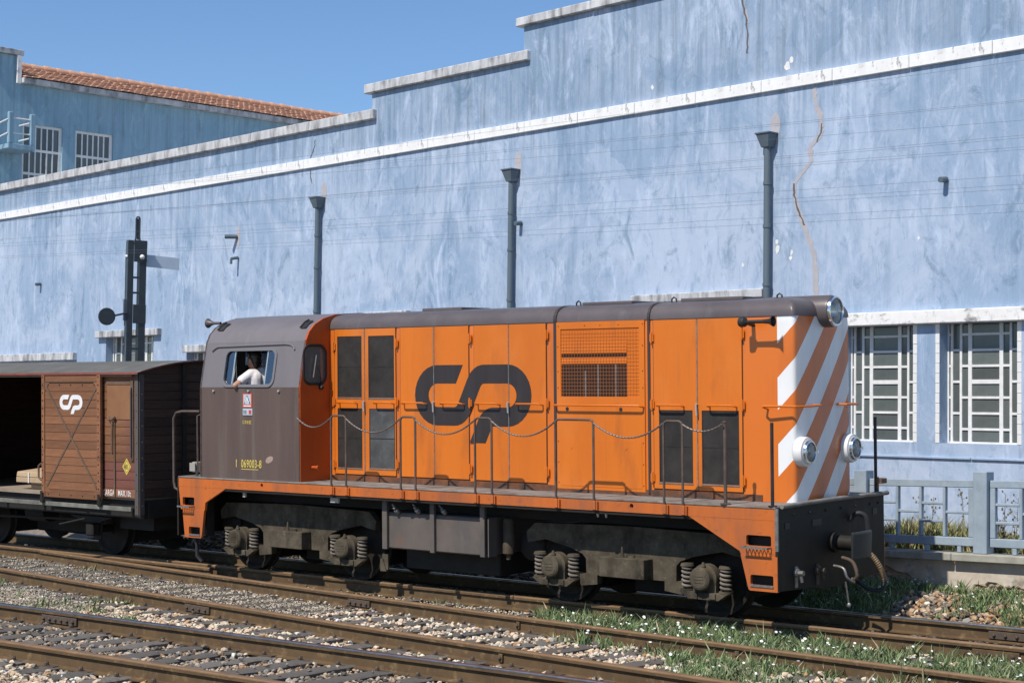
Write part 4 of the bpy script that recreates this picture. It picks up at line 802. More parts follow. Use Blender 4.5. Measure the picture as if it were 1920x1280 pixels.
hose([(-0.38, 1.78, 0.40), (-0.35, 1.74, 0.30), (-0.22, 1.7, 0.30), (-0.05, 1.66, 0.42)], 0.024, m_rubber)
hose([(-0.16, 1.18, 0.70), (-0.30, 1.16, 0.66), (-0.36, 1.15, 0.52), (-0.30, 1.18, 0.46)], 0.022, m_iron, name='coupling_link')
hose([(-0.12, 1.05, 0.62), (-0.26, 1.02, 0.60), (-0.30, 1.03, 0.50), (-0.32, 1.14, 0.44), (-0.26, 1.22, 0.47)], 0.016, m_steel, name='coupling_link')
hose([(-0.27, 1.05, 0.45), (-0.28, 1.08, 0.28), (-0.28, 1.10, 0.20)], 0.010, m_steel, name='coupling_screw'); g_().ell((-0.28, 1.10, 0.19), (0.025, 0.025, 0.03), 8, 6).build('coupling_weight', m_steel, loco)
for t, z, m in ((0.37, 0.60, m_steel), (0.84, 0.585, m_iron)):
    c_ = g_().lathe([(0.05, 0), (0.05, 0.03), (0.028, 0.04), (0.028, 0.10)], (-0.033, t, z), (-1, 0, 0), 10).tube([(-0.09, t, z), (-0.10, t + 0.02, z - 0.10)], 0.018, 6).box(-0.045, -0.0335, t - 0.03, t + 0.03, z - 0.16, z + 0.07).build('brake_cock', m, loco)
for t in (0.03, W2 - 0.05):
    g_().lathe([(0.05, 0), (0.05, 0.012), (0.019, 0.016), (0.019, 0.90)], (0.045, t, ZD + 0.001), (0, 0, 1), 10).build('corner_pole', m_black, loco, smooth=40)
g_().box(-0.05, 0.03, 2.36, 2.50, 1.45, 1.51).box(-0.02, 0.0, 2.34, 2.36, 1.34, 1.53).build('lamp_iron', mk('lamp_iron_brown', (0.12, 0.07, 0.04), (0.2, 0.13, 0.08), 20, ONE, rough=0.8), loco, bev=0.004)
# ---- hood shell and roof: plan outline lofted upwards
plan = [(7.332, 0.59), (4.5, 0.59), (2.0, 0.59), (1.2, 0.59), (0.8, 0.59), (0.45, 0.59), (0.296, 0.59), (0.22, 0.59), (0.125, 0.59)]
plan += [(0.125 - 0.045 * math.sin(a), 0.59 + 0.045 - 0.045 * math.cos(a)) for a in [math.radians(k) for k in (15, 30, 45, 60, 75)]]
bow = lambda t: 0.050 + 0.026 * ((t - CT) / 0.56) ** 2
plan += [(bow(t), t) for t in [CT - 0.58 + 1.16 * i / 12 for i in range(13)]]
plan += [(s, W2 - t) for s, t in plan[:14][::-1]]
def inset(p, d):
    s, t = p; t2 = CT + (t - CT) * (1 - d / (CT - 0.59)); return (s + d * max(0.0, 1 - s / 1.6) * 0.9, t2)
def loft(levels): return [[(*inset(p, d), z) for p in plan] for z, d in levels]
arcl = [0.0]
for i in range(1, len(plan)): arcl.append(arcl[-1] + math.hypot(plan[i][0] - plan[i - 1][0], plan[i][1] - plan[i - 1][1]))
a0_ = arcl[6]
hg = g_(); lv = [(ZD + 0.001, 0), (1.8, 0), (2.4, 0), (3.0, 0), (3.25, 0), (3.34, 0.003), (3.395, 0.008)]
hg.sheet(loft(lv)); hood = hg.build('hood', None, loco, smooth=50)
# nose stripes: flat paint mapped along the wrapped surface
ml = m_stripe = bpy.data.materials.new('hood_paint'); ml.use_nodes = True
N = ml.node_tree.nodes; L = ml.node_tree.links; b = N['Principled BSDF']
uvn = N.new('ShaderNodeUVMap'); uvn.uv_map = 'wrap'; sx = N.new('ShaderNodeSeparateXYZ'); L.new(uvn.outputs[0], sx.inputs[0])
def mth(op, a, c):
    x = N.new('ShaderNodeMath'); x.operation = op
    for s, v in ((x.inputs[0], a), (x.inputs[1], c)):
        if isinstance(v, (int, float)): s.default_value = v
        else: L.new(v, s)
    return x.outputs[0]
fracv = mth('FRACT', mth('DIVIDE', mth('ADD', mth('SUBTRACT', sx.outputs[1], sx.outputs[0]), 10 * 0.735 - 1.617), 0.735), 0.0)
isw = mth('MULTIPLY', mth('LESS_THAN', fracv, 0.485), mth('GREATER_THAN', sx.outputs[0], 0.0))
mx = N.new('ShaderNodeMix'); mx.data_type = 'RGBA'; L.new(isw, mx.inputs[0])
tcn = N.new('ShaderNodeTexCoord'); mp = N.new('ShaderNodeMapping'); mp.inputs['Scale'].default_value = (1, 1, 0.2); L.new(tcn.outputs['Object'], mp.inputs[0])
nz = N.new('ShaderNodeTexNoise'); nz.inputs['Scale'].default_value = 2.2; nz.inputs['Detail'].default_value = 8; L.new(mp.outputs[0], nz.inputs['Vector'])
r1n = N.new('ShaderNodeValToRGB'); r1n.color_ramp.elements[0].color = (0.46, 0.108, 0.016, 1); r1n.color_ramp.elements[1].color = (0.66, 0.158, 0.015, 1); r1n.color_ramp.elements[0].position = 0.32; r1n.color_ramp.elements[1].position = 0.55; L.new(nz.outputs['Fac'], r1n.inputs[0])
r2n = N.new('ShaderNodeValToRGB'); r2n.color_ramp.elements[0].color = (0.62, 0.61, 0.58, 1); r2n.color_ramp.elements[1].color = (0.80, 0.80, 0.79, 1); r2n.color_ramp.elements[0].position = 0.3; r2n.color_ramp.elements[1].position = 0.55; L.new(nz.outputs['Fac'], r2n.inputs[0])
L.new(r1n.outputs[0], mx.inputs[6]); L.new(r2n.outputs[0], mx.inputs[7]); L.new(mx.outputs[2], b.inputs['Base Color']); b.inputs['Roughness'].default_value = 0.36; b.inputs['Coat Weight'].default_value = 0.25; b.inputs['Coat Roughness'].default_value = 0.12
hood.data.materials.append(ml)
uv = hood.data.uv_layers.new(name='wrap'); n = len(plan); UVv = []
for z, d in lv:
    for i in range(n):
        a_ = arcl[i] - a0_; a_ = a_ if a_ < 0.2 else 0.2 + 1.18 * (a_ - 0.2); UVv.append((a_, z))
hood.data.update()
for lp in hood.data.loops: uv.data[lp.index].uv = UVv[lp.vertex_index]
rl = [(3.396, -0.004), (3.425, -0.004), (3.47, 0.006), (3.515, 0.03), (3.55, 0.07), (3.578, 0.13), (3.598, 0.22), (3.612, 0.36), (3.62, 0.55), (3.622, 0.63)]
rg = g_(); rg.sheet(loft(rl)); roof = rg.build('hood_roof', m_roof, loco, smooth=50)
for s0, s1 in ((3.385, 3.43), (2.00, 2.035)):    # roof joint bands
    j = g_(); jr = []
    for z, d in rl[:-1]: jr.append([(s0, CT + (0.585 - CT) * (1 - (d - 0.008) / 0.64), z + 0.006), (s1, CT + (0.585 - CT) * (1 - (d - 0.008) / 0.64), z + 0.006)])
    j.sheet(jr).box(s0, s1, 0.578, 0.60, 1.34, 3.40).build('joint_strip', mk('joint_grey', (0.045, 0.035, 0.032), rough=0.6), loco)
for s_, t in ((3.25, 0.86), (1.84, 0.86), (0.47, 0.95)):
    g_().tube([(s_ - 0.035, t, 3.59), (s_ - 0.03, t, 3.64), (s_, t, 3.66), (s_ + 0.03, t, 3.64), (s_ + 0.035, t, 3.59)], 0.010, 6).build('lifting_eye', m_black, loco, smooth=50)
g_().box(2.45, 3.2, 0.86, 1.6, 3.60, 3.640).box(0.9, 1.75, 0.86, 1.6, 3.60, 3.642).box(5.2, 5.9, 0.9, 1.5, 3.60, 3.645).build('roof_hatch', m_roof, loco, bev=0.008)
# ---- side doors
def door(s0, s1, z0, z1, wins, name='hood_door', filt=None):
    d = g_().plate([(s0, z0), (s1, z0), (s1, z1), (s0, z1)], [[(a, c), (b_, c), (b_, e), (a, e)] for a, b_, c, e in wins], side, 0.5785, 0.5865).build(name, m_orange, loco, bev=0.0015)
    for i, (a, b_, c, e) in enumerate(wins):
        fo = g_().box(a - 0.004, b_ + 0.004, 0.5845, 0.5863, c - 0.004, e + 0.004).build('air_filter', (filt[i] if filt else m_filter), d)
        zm = (c + e) / 2; g_().box(a, b_, 0.5815, 0.584, zm - 0.005, zm + 0.005).box(a, a + 0.012, 0.580, 0.584, c, e).box(b_ - 0.012, b_, 0.580, 0.584, c, e).build('filter_frame', m_black, d)
        g_().box(a - 0.004, b_ + 0.004, 0.572, 0.5783, c - 0.016, c - 0.002).build('filter_sill', m_steel, d)
    return d
def gap_plate(s0, s1, z0, z1): g_().box(s0, s1, 0.5866, 0.5895, z0, z1).build('gap_shade', m_gap_shade, loco)  # dark plate added behind the doors so their gaps read as shade
def handle(par, s0, s1, z=2.397):
    g_().tube([(s0, 0.578, z - 0.015), (s0, 0.52, z - 0.008), (s0 + 0.02, 0.505, z), (s1 - 0.02, 0.505, z), (s1, 0.52, z - 0.008), (s1, 0.578, z - 0.015)], 0.011, 6).build('grab_handle', m_orange, par, smooth=50)
def hinge(par, s_, z):
    g_().box(s_ - 0.028, s_ + 0.028, 0.560, 0.5782, z - 0.045, z + 0.045).lathe([(0.014, 0), (0.014, 0.13)], (s_, 0.556, z - 0.065), (0, 0, 1), 8).build('hinge', m_orange, par, bev=0.003)
def latch(par, s_, z=2.38):
    g_().box(s_ - 0.006, s_ + 0.006, 0.572, 0.5783, 1.43, 3.38).build('seam_strip', m_steel, par)
    g_().tube([(s_, 0.577, z + 0.03), (s_, 0.545, z + 0.03), (s_ - 0.01, 0.545, z - 0.10)], 0.011, 6).build('latch_lever', m_alu, par)
Z0, Z1 = 1.425, 3.385
gap_plate(6.08, 7.24, 1.41, 3.395); gap_plate(4.80, 6.01, 1.41, 3.395); gap_plate(3.54, 4.725, 1.41, 3.395); gap_plate(0.74, 1.96, 1.41, 3.395)
d = door(6.664, 7.228, Z0, Z1, [(6.715, 7.178, 2.462, 3.29), (6.71, 7.176, 1.508, 2.314)]); handle(d, 6.80, 7.13); [hinge(d, 7.235, z) for z in (3.15, 2.40, 1.55)]
d = door(6.09, 6.654, Z0, Z1, [(6.115, 6.59, 2.458, 3.287), (6.105, 6.578, 1.516, 2.312)], filt=[m_filter, m_filterg]); handle(d, 6.12, 6.44); [hinge(d, 6.06, z) for z in (3.18, 2.40, 1.58)]; latch(d, 6.659)
d = door(5.407, 6.0, Z0, Z1, []); handle(d, 5.53, 5.93); latch(d, 5.402)
d = door(4.81, 5.397, Z0, Z1, []); handle(d, 4.88, 5.25); [hinge(d, 4.775, z) for z in (3.22, 2.40, 1.56)]
d = door(4.149, 4.716, Z0, Z1, []); handle(d, 4.29, 4.65); latch(d, 4.144)
d = door(3.552, 4.139, Z0, Z1, []); handle(d, 3.60, 3.99); [hinge(d, 3.53, z) for z in (3.24, 2.40, 1.56)]
d = door(1.350, 1.95, Z0, Z1, [(1.412, 1.878, 1.50, 2.337)]); handle(d, 1.531, 1.873); [hinge(d, 1.965, z) for z in (3.18, 2.40, 1.55)]; latch(d, 1.345)
d = door(0.75, 1.340, Z0, Z1, [(0.792, 1.289, 1.50, 2.337)]); handle(d, 0.821, 1.176); [hinge(d, 0.735, z) for z in (3.20, 2.40, 1.55)]
# radiator grille panel
gp_ = g_().plate([(2.075, 1.37), (3.382, 1.37), (3.382, 3.392), (2.075, 3.392)], [[(2.153, 2.487), (3.316, 2.487), (3.316, 3.306), (2.153, 3.306)]], side, 0.574, 0.586).build('grille_panel', m_orange, loco, bev=0.002)
g_().plate([(2.14, 2.47), (3.33, 2.47), (3.33, 3.32), (2.14, 3.32)], [[(2.335, 2.49), (3.31, 2.49), (3.31, 2.885), (2.335, 2.885)], [(2.335, 2.962), (3.31, 2.962), (3.31, 3.012), (2.335, 3.012)]], side, 0.5864, 0.5885).build('grille_backing', m_orange, gp_)
g_().box(2.33, 3.315, 0.5886, 0.5896, 2.485, 3.02).build('grille_opening', m_gap_shade, gp_)  # dark sheet stands in for the shaded inside of the grille
for za, zb in ((3.014, 3.168), (2.887, 2.960)): g_().hexa([(2.335, 0.5755, za), (3.31, 0.5755, za), (3.31, 0.5862, za), (2.335, 0.5862, za), (2.335, 0.5835, zb), (3.31, 0.5835, zb), (3.31, 0.5862, zb), (2.335, 0.5862, zb)]).build('shutter_blade', m_orange, gp_)
for s_ in (2.50, 2.76, 2.95): g_().box(s_ - 0.012, s_ + 0.012, 0.5868, 0.588, 2.49, 2.80 if s_ > 2.9 else 2.88).build('radiator_bar', m_steel, gp_)
ms = g_()
for i in range(1, 27): x = 2.153 + 1.163 * i / 27; ms.box(x - 0.0013, x + 0.0013, 0.5715, 0.5740, 2.487, 3.306)
for i in range(1, 19): z = 2.487 + 0.819 * i / 19; ms.box(2.153, 3.316, 0.570, 0.5725, z - 0.0013, z + 0.0013)
ms.build('wire_mesh', mk('mesh_paint', (0.46, 0.125, 0.02), rough=0.6), gp_)
g_().plate([(2.12, 1.41), (3.33, 1.41), (3.33, 1.97), (2.12, 1.97)], [circle(3.14, 1.85, 0.025, 10), circle(2.33, 1.85, 0.025, 10)], side, 0.5705, 0.5738).build('access_cover', m_orange, gp_)
for s_ in (2.42, 3.22): g_().lathe([(0.024, 0), (0.024, 0.004)], (s_, 0.5738, 2.34), (0, -1, 0), 10).build('drain_hole', m_black, gp_)
g_().tube([(2.09, 0.575, 2.37), (2.10, 0.52, 2.378), (2.12, 0.505, 2.386), (3.36, 0.505, 2.386), (3.38, 0.52, 2.378), (3.385, 0.575, 2.37)], 0.012, 6).build('grab_handle', m_orange, gp_, smooth=50)
bo = g_()
for s_ in (2.10, 2.45, 2.72, 2.95, 3.35): bo.lathe([(0.010, 0), (0.006, 0.008)], (s_, 0.5735, 3.35), (0, -1, 0), 6)
for z in (3.1, 2.8, 2.6, 2.3, 1.95, 1.7, 1.45): bo.lathe([(0.010, 0), (0.006, 0.008)], (2.10, 0.5735, z), (0, -1, 0), 6).lathe([(0.010, 0), (0.006, 0.008)], (3.36, 0.5735, z), (0, -1, 0), 6)
bo.build('panel_bolts', m_orange_d, gp_)
# the same bays on the far side, simplified
for s0, s1 in ((6.09, 7.228), (4.81, 6.0), (3.552, 4.716), (2.075, 3.382), (0.75, 1.95)): g_().box(s0, s1, W2 - 0.588, W2 - 0.576, Z0, Z1).build('hood_door', m_orange, loco, bev=0.002)
# logo across the doors
logo('company_logo', m_logo, loco, lambda a, b_, w: Lf((5.735 - a, w, b_)), 0.998, 0.0, 1.894, 0.5755, 0.5784)
# base strip under the doors (oily)
g_().box(0.5, 7.3, 0.578, 0.5885, 1.3325, 1.405).build('base_strip', mk('oily_base', (0.20, 0.075, 0.03), (0.05, 0.035, 0.028), 5, ONE, rough=0.5), loco)
# ---- lamps and horn on the nose
def lamp(t, z, r, s0, s1, mat, k):
    o = g_().lathe([(r * 0.9, 0), (r * 1.02, 0.02), (r * 1.02, s0 - s1 - 0.03), (r * 0.98, s0 - s1 - 0.008), (r * (k - 0.02), s0 - s1)], (s0, t, z), (-1, 0, 0), 28, caps=False).build('headlight', mat, loco, smooth=40)
    g_().lathe([(r * k, 0), (r * (k + 0.05), 0.012), (r * (k + 0.02), 0.034), (r * (k - 0.08), 0.038), (r * (k - 0.12), 0.018)], (s1 + 0.004, t, z), (-1, 0, 0), 28, caps=False).build('lamp_ring', m_chrome, o, smooth=40)
    g_().lathe([(r * (k - 0.06), 0.0), (r * 0.62, -0.05), (r * 0.35, -0.085), (0.012, -0.095)], (s1, t, z), (-1, 0, 0), 24, caps=False).build('reflector', m_chrome, o, smooth=60)
    g_().lathe([(r * (k - 0.085), 0.018), (r * 0.5, 0.032), (r * 0.3, 0.037), (0.002, 0.040)], (s1, t, z), (-1, 0, 0), 24, caps=False).build('lens', m_lens, o, smooth=60)
    return o
lamp(CT - 0.526, 1.891, 0.163, 0.10, -0.022, m_white, 0.76); lamp(CT + 0.526, 1.891, 0.163, 0.10, -0.022, m_white, 0.76)
lamp(CT, 3.452, 0.178, 0.75, -0.07, m_roof, 0.92)
for t in (CT - 0.526, CT + 0.526): g_().box(-0.065, -0.02, t + 0.125, t + 0.15, 1.875, 1.905).build('lamp_clip', m_chrome, loco)
for t0 in (0.86, W2 - 0.86):
    pass
g_().tube([(0.42, 0.59, 2.36), (0.44, 0.50, 2.39), (0.40, 0.47, 2.395), (0.02, 0.50, 2.395), (-0.05, 0.68, 2.395), (-0.05, 0.93, 2.40), (0.06, 0.96, 2.40)], 0.013, 6).build('nose_handrail', m_orange, loco, smooth=50)
g_().tube([(0.42, W2 - 0.59, 2.36), (0.40, W2 - 0.47, 2.395), (0.02, W2 - 0.50, 2.395), (-0.05, W2 - 0.68, 2.395), (-0.05, W2 - 0.93, 2.40), (0.06, W2 - 0.96, 2.40)], 0.013, 6).build('nose_handrail', m_orange, loco, smooth=50)
g_().lathe([(0.05, 0), (0.06, 0.02), (0.055, 0.07), (0.02, 0.10), (0.022, 0.30), (0.030, 0.38), (0.062, 0.43), (0.056, 0.43), (0.02, 0.36)], (0.66, 0.40, 3.33), (-1, 0.0, 0.0), 14, caps=False).tube([(0.60, 0.40, 3.33), (0.60, 0.60, 3.30)], 0.025, 6).build('horn', m_black, loco, smooth=40)
# ---- handrail hoops, brackets and chain
for a, c in ((6.70, 6.425), (5.446, 5.19), (4.197, 3.93), (2.945, 2.39), (1.41, 1.16)):
    r = 0.045; z = 2.232
    h = g_().tube([(a, -0.018, 1.19), (a, -0.018, z - r), (a - r * 0.3, -0.018, z - r * 0.3), (a - r, -0.018, z), (c + r, -0.018, z), (c + r * 0.3, -0.018, z - r * 0.3), (c, -0.018, z - r), (c, -0.018, 1.19)], 0.0145, 8).build('handrail_hoop', m_rail_grey, loco, smooth=50)
    for q in (a, c): g_().box(q - 0.035, q + 0.012, -0.040, -0.001, 1.195, 1.30).box(q - 0.055, q - 0.036, -0.030, -0.001, 1.19, 1.295).build('hoop_bracket', m_orange_d, h, bev=0.004)
g_().lathe([(0.06, 0), (0.06, 0.012), (0.020, 0.016), (0.020, 0.89), (0.026, 0.89), (0.026, 0.91)], (0.634, 0.03, ZD + 0.001), (0, 0, 1), 10).build('chain_post', m_rail_grey, loco, smooth=40)
def chain(p, q, sag):
    p, q = Vector(p), Vector(q); n = max(16, int((p - q).length / 0.022)); P = []; R = []
    for i in range(n + 1):
        u = i / n; P.append(p.lerp(q, u) - Vector((0, 0, sag * 4 * u * (1 - u)))); R.append(0.0125 if i % 2 else 0.0085)
    g_().tube(P, R, 6).build('safety_chain', m_chain, loco)
for (a, c, sg) in ((7.35, 6.70, 0.13), (6.425, 5.446, 0.18), (5.19, 4.197, 0.18), (3.93, 2.945, 0.18), (2.39, 1.41, 0.17), (1.16, 0.634, 0.08)): chain((a, -0.02, 2.20), (c, -0.02, 2.21), sg)
g_().tube([(9.40, 0.03, 2.26), (9.75, 0.0, 2.26), (9.88, 0.0, 2.24), (9.94, 0.0, 2.16), (9.94, 0.0, 1.25), (9.92, 0.0, 1.16), (9.85, 0.02, 1.12)], 0.019, 8).build('end_handrail', m_rail_grey, loco, smooth=50)
g_().tube([(9.40, 0.06, 2.22), (9.44, 0.02, 2.20), (9.44, 0.02, 1.42), (9.40, 0.06, 1.38)], 0.013, 6).build('cab_handrail', m_rail_grey, loco, smooth=50)
g_().lathe([(0.02, 0), (0.02, 0.05), (0.07, 0.055), (0.07, 0.20)], (9.62, 0.16, ZD + 0.001), (0, 0, 1), 12).box(9.56, 9.68, 0.07, 0.09, 1.40, 1.52).build('tail_lamp', mk('tail_lamp_grey', (0.33, 0.31, 0.27), rough=0.7), loco, bev=0.003)
# ---- bogies
def bogie(c):
    bf = []
    half = [(0.0, 0.385), (0.48, 0.385), (0.48, 0.275), (0.56, 0.265), (0.72, 0.245), (0.75, 0.30), (0.75, 0.378), (0.64, 0.392), (0.645, 0.57), (0.70, 0.625), (0.87, 0.685), (1.26, 0.765), (1.40, 0.735), (1.53, 0.715), (1.55, 0.84), (1.42, 0.955), (0.0, 0.985)]
    out = [(c + a, b_) for a, b_ in half] + [(c - a, b_) for a, b_ in half[::-1][1:-1]]
    bo = g_().box(c - 0.5, c + 0.5, 0.481, W2 - 0.481, 0.62, 0.90).box(c - 1.5, c - 1.35, 0.481, W2 - 0.481, 0.72, 0.88).box(c + 1.35, c + 1.5, 0.481, W2 - 0.481, 0.72, 0.88).build('bogie', m_under, loco)
    for t0, t1, near in ((0.38, 0.48, True), (W2 - 0.48, W2 - 0.38, False)):
        g_().plate(out, [], side, t0, t1).build('bogie_side_frame', m_bogie, bo, bev=0.012)
        tb0, tb1 = (0.195, 0.379) if near else (W2 - 0.379, W2 - 0.195)
        g_().box(c - 0.318, c + 0.318, tb0, tb1, 0.398, 0.632).build('sand_box', m_bogie, bo, bev=0.008)
        for ax in (-1.065, 1.065):
            q = c + ax; ts, dr = (0.31, -1) if near else (W2 - 0.31, 1)
            b_ = g_().lathe([(0.160, -0.10), (0.160, 0.0), (0.142, 0.015), (0.136, 0.03), (0.133, 0.100), (0.115, 0.115)], (q, ts, 0.465), (0, dr, 0), 22)
            b_.box(q - 0.15, q + 0.15, min(ts, ts - dr * 0.06), max(ts, ts - dr * 0.06), 0.30, 0.52)
            ab = b_.build('axle_box', m_bogie, bo, smooth=40)
            tf = ts + dr * 0.1155
            lid = g_().lathe([(0.108, 0), (0.100, 0.006)], (q, tf, 0.465), (0, dr, 0), 20)
            for zz in (0.43, 0.465, 0.50): lid.box(q - 0.06, q + 0.06, min(tf, tf + dr * 0.011), max(tf, tf + dr * 0.011), zz - 0.005, zz + 0.005)
            lid.build('axle_cover', m_bogie, ab)
            g_().lathe([(0.03, 0), (0.02, 0.03), (0.012, 0.05)], (q - 0.02, ts + dr * 0.05, 0.60), (0, 0, 1), 8).build('oil_cap', m_bogie, ab)
            for sg in (-0.255, 0.255):
                P = []; nco = 5
                for i in range(nco * 12 + 1):
                    an = 2 * math.pi * i / 12; P.append((q + sg + 0.058 * math.cos(an), (0.355 if near else W2 - 0.355) + 0.058 * math.sin(an), 0.333 + 0.245 * i / (nco * 12)))
                g_().tube(P, 0.0145, 6).build('coil_spring', m_spring, bo, smooth=60)
                g_().lathe([(0.08, 0), (0.08, 0.018)], (q + sg, (0.355 if near else W2 - 0.355), 0.312), (0, 0, 1), 14).build('spring_seat', m_bogie, bo, smooth=40)
                g_().lathe([(0.082, 0), (0.07, 0.03)], (q + sg, (0.355 if near else W2 - 0.355), 0.585), (0, 0, 1), 14).build('spring_cap', m_bogie, bo, smooth=40)
            pa, pb = (0.28, 0.375) if near else (W2 - 0.375, W2 - 0.28)
            g_().plate([(q - 0.33, 0.31), (q - 0.20, 0.225), (q + 0.20, 0.225), (q + 0.33, 0.31)], [], side, pa, pb).box(q - 0.17, q - 0.09, pa - 0.02, pa - 0.001, 0.24, 0.31).box(q + 0.07, q + 0.15, pa - 0.02, pa - 0.001, 0.23, 0.30).build('keeper_plate', m_bogie, bo, bev=0.005)
    for ax in (-1.065, 1.065):
        w = g_()
        for t0, dr in ((0.585, 1), (W2 - 0.585, -1)):
            w.lathe([(0.10, 0), (0.12, 0.02), (0.36, 0.03), (0.40, 0.0), (0.445, 0.0), (0.45, 0.085), (0.475, 0.10), (0.475, 0.125), (0.10, 0.125)], (c + ax, t0, 0.452), (0, dr, 0), 32)
        g_().lathe([(0.20, 0), (0.34, 0.03), (0.34, 0.82), (0.20, 0.85)], (c + ax * 0.80, 0.80, 0.50), (0, 1, 0), 20).build('motor_fill', m_under, bo, smooth=40)  # dark mass added so no bright ground shows under the locomotive
        g_().box(c + ax * 1.2 - 0.05, c + ax * 1.2 + 0.05, 0.75, 1.70, 0.2, 0.45).build('beam_fill', m_under, bo)
        w.lathe([(0.07, 0), (0.07, W2 - 0.5)], (c + ax, 0.25, 0.452), (0, 1, 0), 12)
        w.build('wheelset', mk('wheel_iron', (0.016, 0.013, 0.011), (0.030, 0.024, 0.019), 6, ONE, rough=0.7, spec=0.2), bo, smooth=35)
    g_().lathe([(0.028, 0), (0.02, 0.03), (0.008, 0.12)], (c + 0.05, 0.29, 0.632), (0, 0, 1), 8).build('oil_cap', m_bogie, bo)
    g_().lathe([(0.045, 0), (0.04, 0.025)], (c - 0.08, 0.29, 0.632), (0, 0, 1), 10).build('oil_cap', m_bogie, bo)
bogie(2.165); bogie(7.82)
for s_ in (3.78, 6.12, 0.28, 9.35): g_().lathe([(0.12, 0), (0.20, 0.05), (0.20, 1.35), (0.12, 1.40)], (s_, 0.52, 0.66), (0, 1, 0), 18).build('reservoir_fill', m_under, loco, smooth=40)  # dark fill added beside the bogies to black out the underside
for c_ in (2.165, 7.82): g_().box(c_ - 0.28, c_ + 0.28, 0.85, 1.60, 0.16, 0.61).build('gear_fill', m_under, loco, bev=0.02)  # dark block added inside each bogie, same underside fill
g_().box(4.25, 5.85, 0.5, 1.95, 0.24, 0.524).build('battery_box', m_under, loco, bev=0.02)
# ---- fuel tank and reservoirs between the bogies
tk = g_().box(4.19, 5.90, 0.17, W2 - 0.17, 0.525, 0.995).build('fuel_tank', m_tank, loco, bev=0.015)
for s0, s1 in ((5.832, 5.918), (5.012, 5.085), (4.178, 4.253)): g_().box(s0, s1, 0.125, 0.169, 0.515, 1.149).build('tank_strap', m_tank, tk, bev=0.004)
g_().box(4.12, 4.135, 0.14, 0.30, 0.52, 1.0).build('tank_bracket', m_tank, tk)
for s_, z in ((5.66, 1.0), (5.30, 1.02), (4.85, 1.03)):
    g_().lathe([(0.035, 0), (0.035, 0.05), (0.02, 0.06), (0.02, 0.10)], (s_, 0.16, z), (0, -0.5, 0.4), 10).tube([(s_, 0.12, z + 0.04), (s_ + 0.05, 0.10, z + 0.10)], 0.012, 6).build('filler_cap', m_steel, tk)
g_().lathe([(0.05, 0), (0.075, 0.02), (0.075, 0.42), (0.05, 0.45)], (4.05, 0.44, 0.53), (0, 0, 1), 14).lathe([(0.03, 0), (0.03, 0.06)], (4.05, 0.44, 0.47), (0, 0, 1), 8).build('air_cylinder', m_bogie, loco, smooth=40)
g_().box(6.0, 6.10, 0.32, 0.34, 0.22, 0.42).hexa([(6.02, 0.30, 0.20), (6.12, 0.30, 0.20), (6.12, 0.32, 0.20), (6.02, 0.32, 0.20), (6.08, 0.30, 0.36), (6.12, 0.30, 0.36), (6.12, 0.32, 0.36), (6.08, 0.32, 0.36)]).build('rail_guard', m_bogie, loco)
for s_, w, h in ((8.50, 0.05, 0.06), (6.72, 0.15, 0.09)): g_().box(s_ - w / 2, s_ + w / 2, 0.055, 0.085, 1.08, 1.08 + h).build('frame_tag', mk('tag_grey', (0.42, 0.38, 0.34), rough=0.8), loco)
for s_ in (2.42, 2.30): g_().lathe([(0.012, 0), (0.02, 0.05)], (s_, 0.10, 1.10), (0, 0, 1), 8).build('drain_nipple', m_alu, loco)
g_().tube([(9.55, 0.06, 0.50), (9.52, 0.07, 0.35), (9.53, 0.08, 0.20), (9.45, 0.10, 0.12)], 0.028, 7).build('sand_pipe', m_rubber, loco, smooth=50)
# pipes and hoses at the rear step
hose([(9.84, 0.10, 0.85), (9.90, 0.06, 0.65), (9.93, 0.10, 0.50), (9.86, 0.2, 0.42)], 0.018, m_steel); hose([(9.82, 0.25, 0.75), (9.90, 0.20, 0.55), (9.88, 0.14, 0.42)], 0.022, m_rubber)

# ---- cab
CS0, CS1 = 7.337, 9.388
prof = [(0.03, ZD + 0.0015), (0.03, 2.605), (0.145, 3.235), (0.205, 3.355), (0.31, 3.455), (0.47, 3.535), (0.72, 3.60), (CT, 3.635)]
full = prof + [(W2 - t, z) for t, z in prof[::-1][1:]]
g_().plate([(CS0, ZD + 0.0015), (CS1, ZD + 0.0015), (CS1, 2.605), (CS0, 2.605)], [], side, 0.03, 0.06).build('cab_side', m_cabl, loco, bev=0.002)
g_().plate([(CS0, ZD + 0.0015), (CS1, ZD + 0.0015), (CS1, 2.605), (CS0, 2.605)], [], side, W2 - 0.06, W2 - 0.03).build('cab_side', m_cabl, loco)
SLO = (0.145 - 0.03) / (3.235 - 2.605)
wslant = lambda a, b_, w: (a, 0.03 + (b_ - 2.605) * SLO + w, b_)
fslant = lambda a, b_, w: (a, W2 - (0.03 + (b_ - 2.605) * SLO + w), b_)
WN = (7.895, 8.905, 2.640, 3.115)
for fn in (wslant, fslant): g_().plate([(CS0, 2.6055), (CS1, 2.6055), (CS1, 3.235), (CS0, 3.235)], [rrect(*WN, 0.09)], fn, 0.0, 0.03).build('cab_upper_side', m_cabu, loco)
up = g_(); o_ = prof[2:] + [(W2 - t, z) for t, z in prof[2:][::-1][1:]]
up.sheet([[(CS0 - 0.002, t, z) for t, z in o_], [(CS1 + 0.002, t, z) for t, z in o_]]); up.sheet([[(CS0, CT + (t - CT) * 0.97, z - 0.03) for t, z in o_], [(CS1, CT + (t - CT) * 0.97, z - 0.03) for t, z in o_]])
up.build('cab_roof', m_cabu, loco, smooth=30)
ew = lambda lo, hi: rrect(lo, hi, 2.655, 3.165, 0.10)
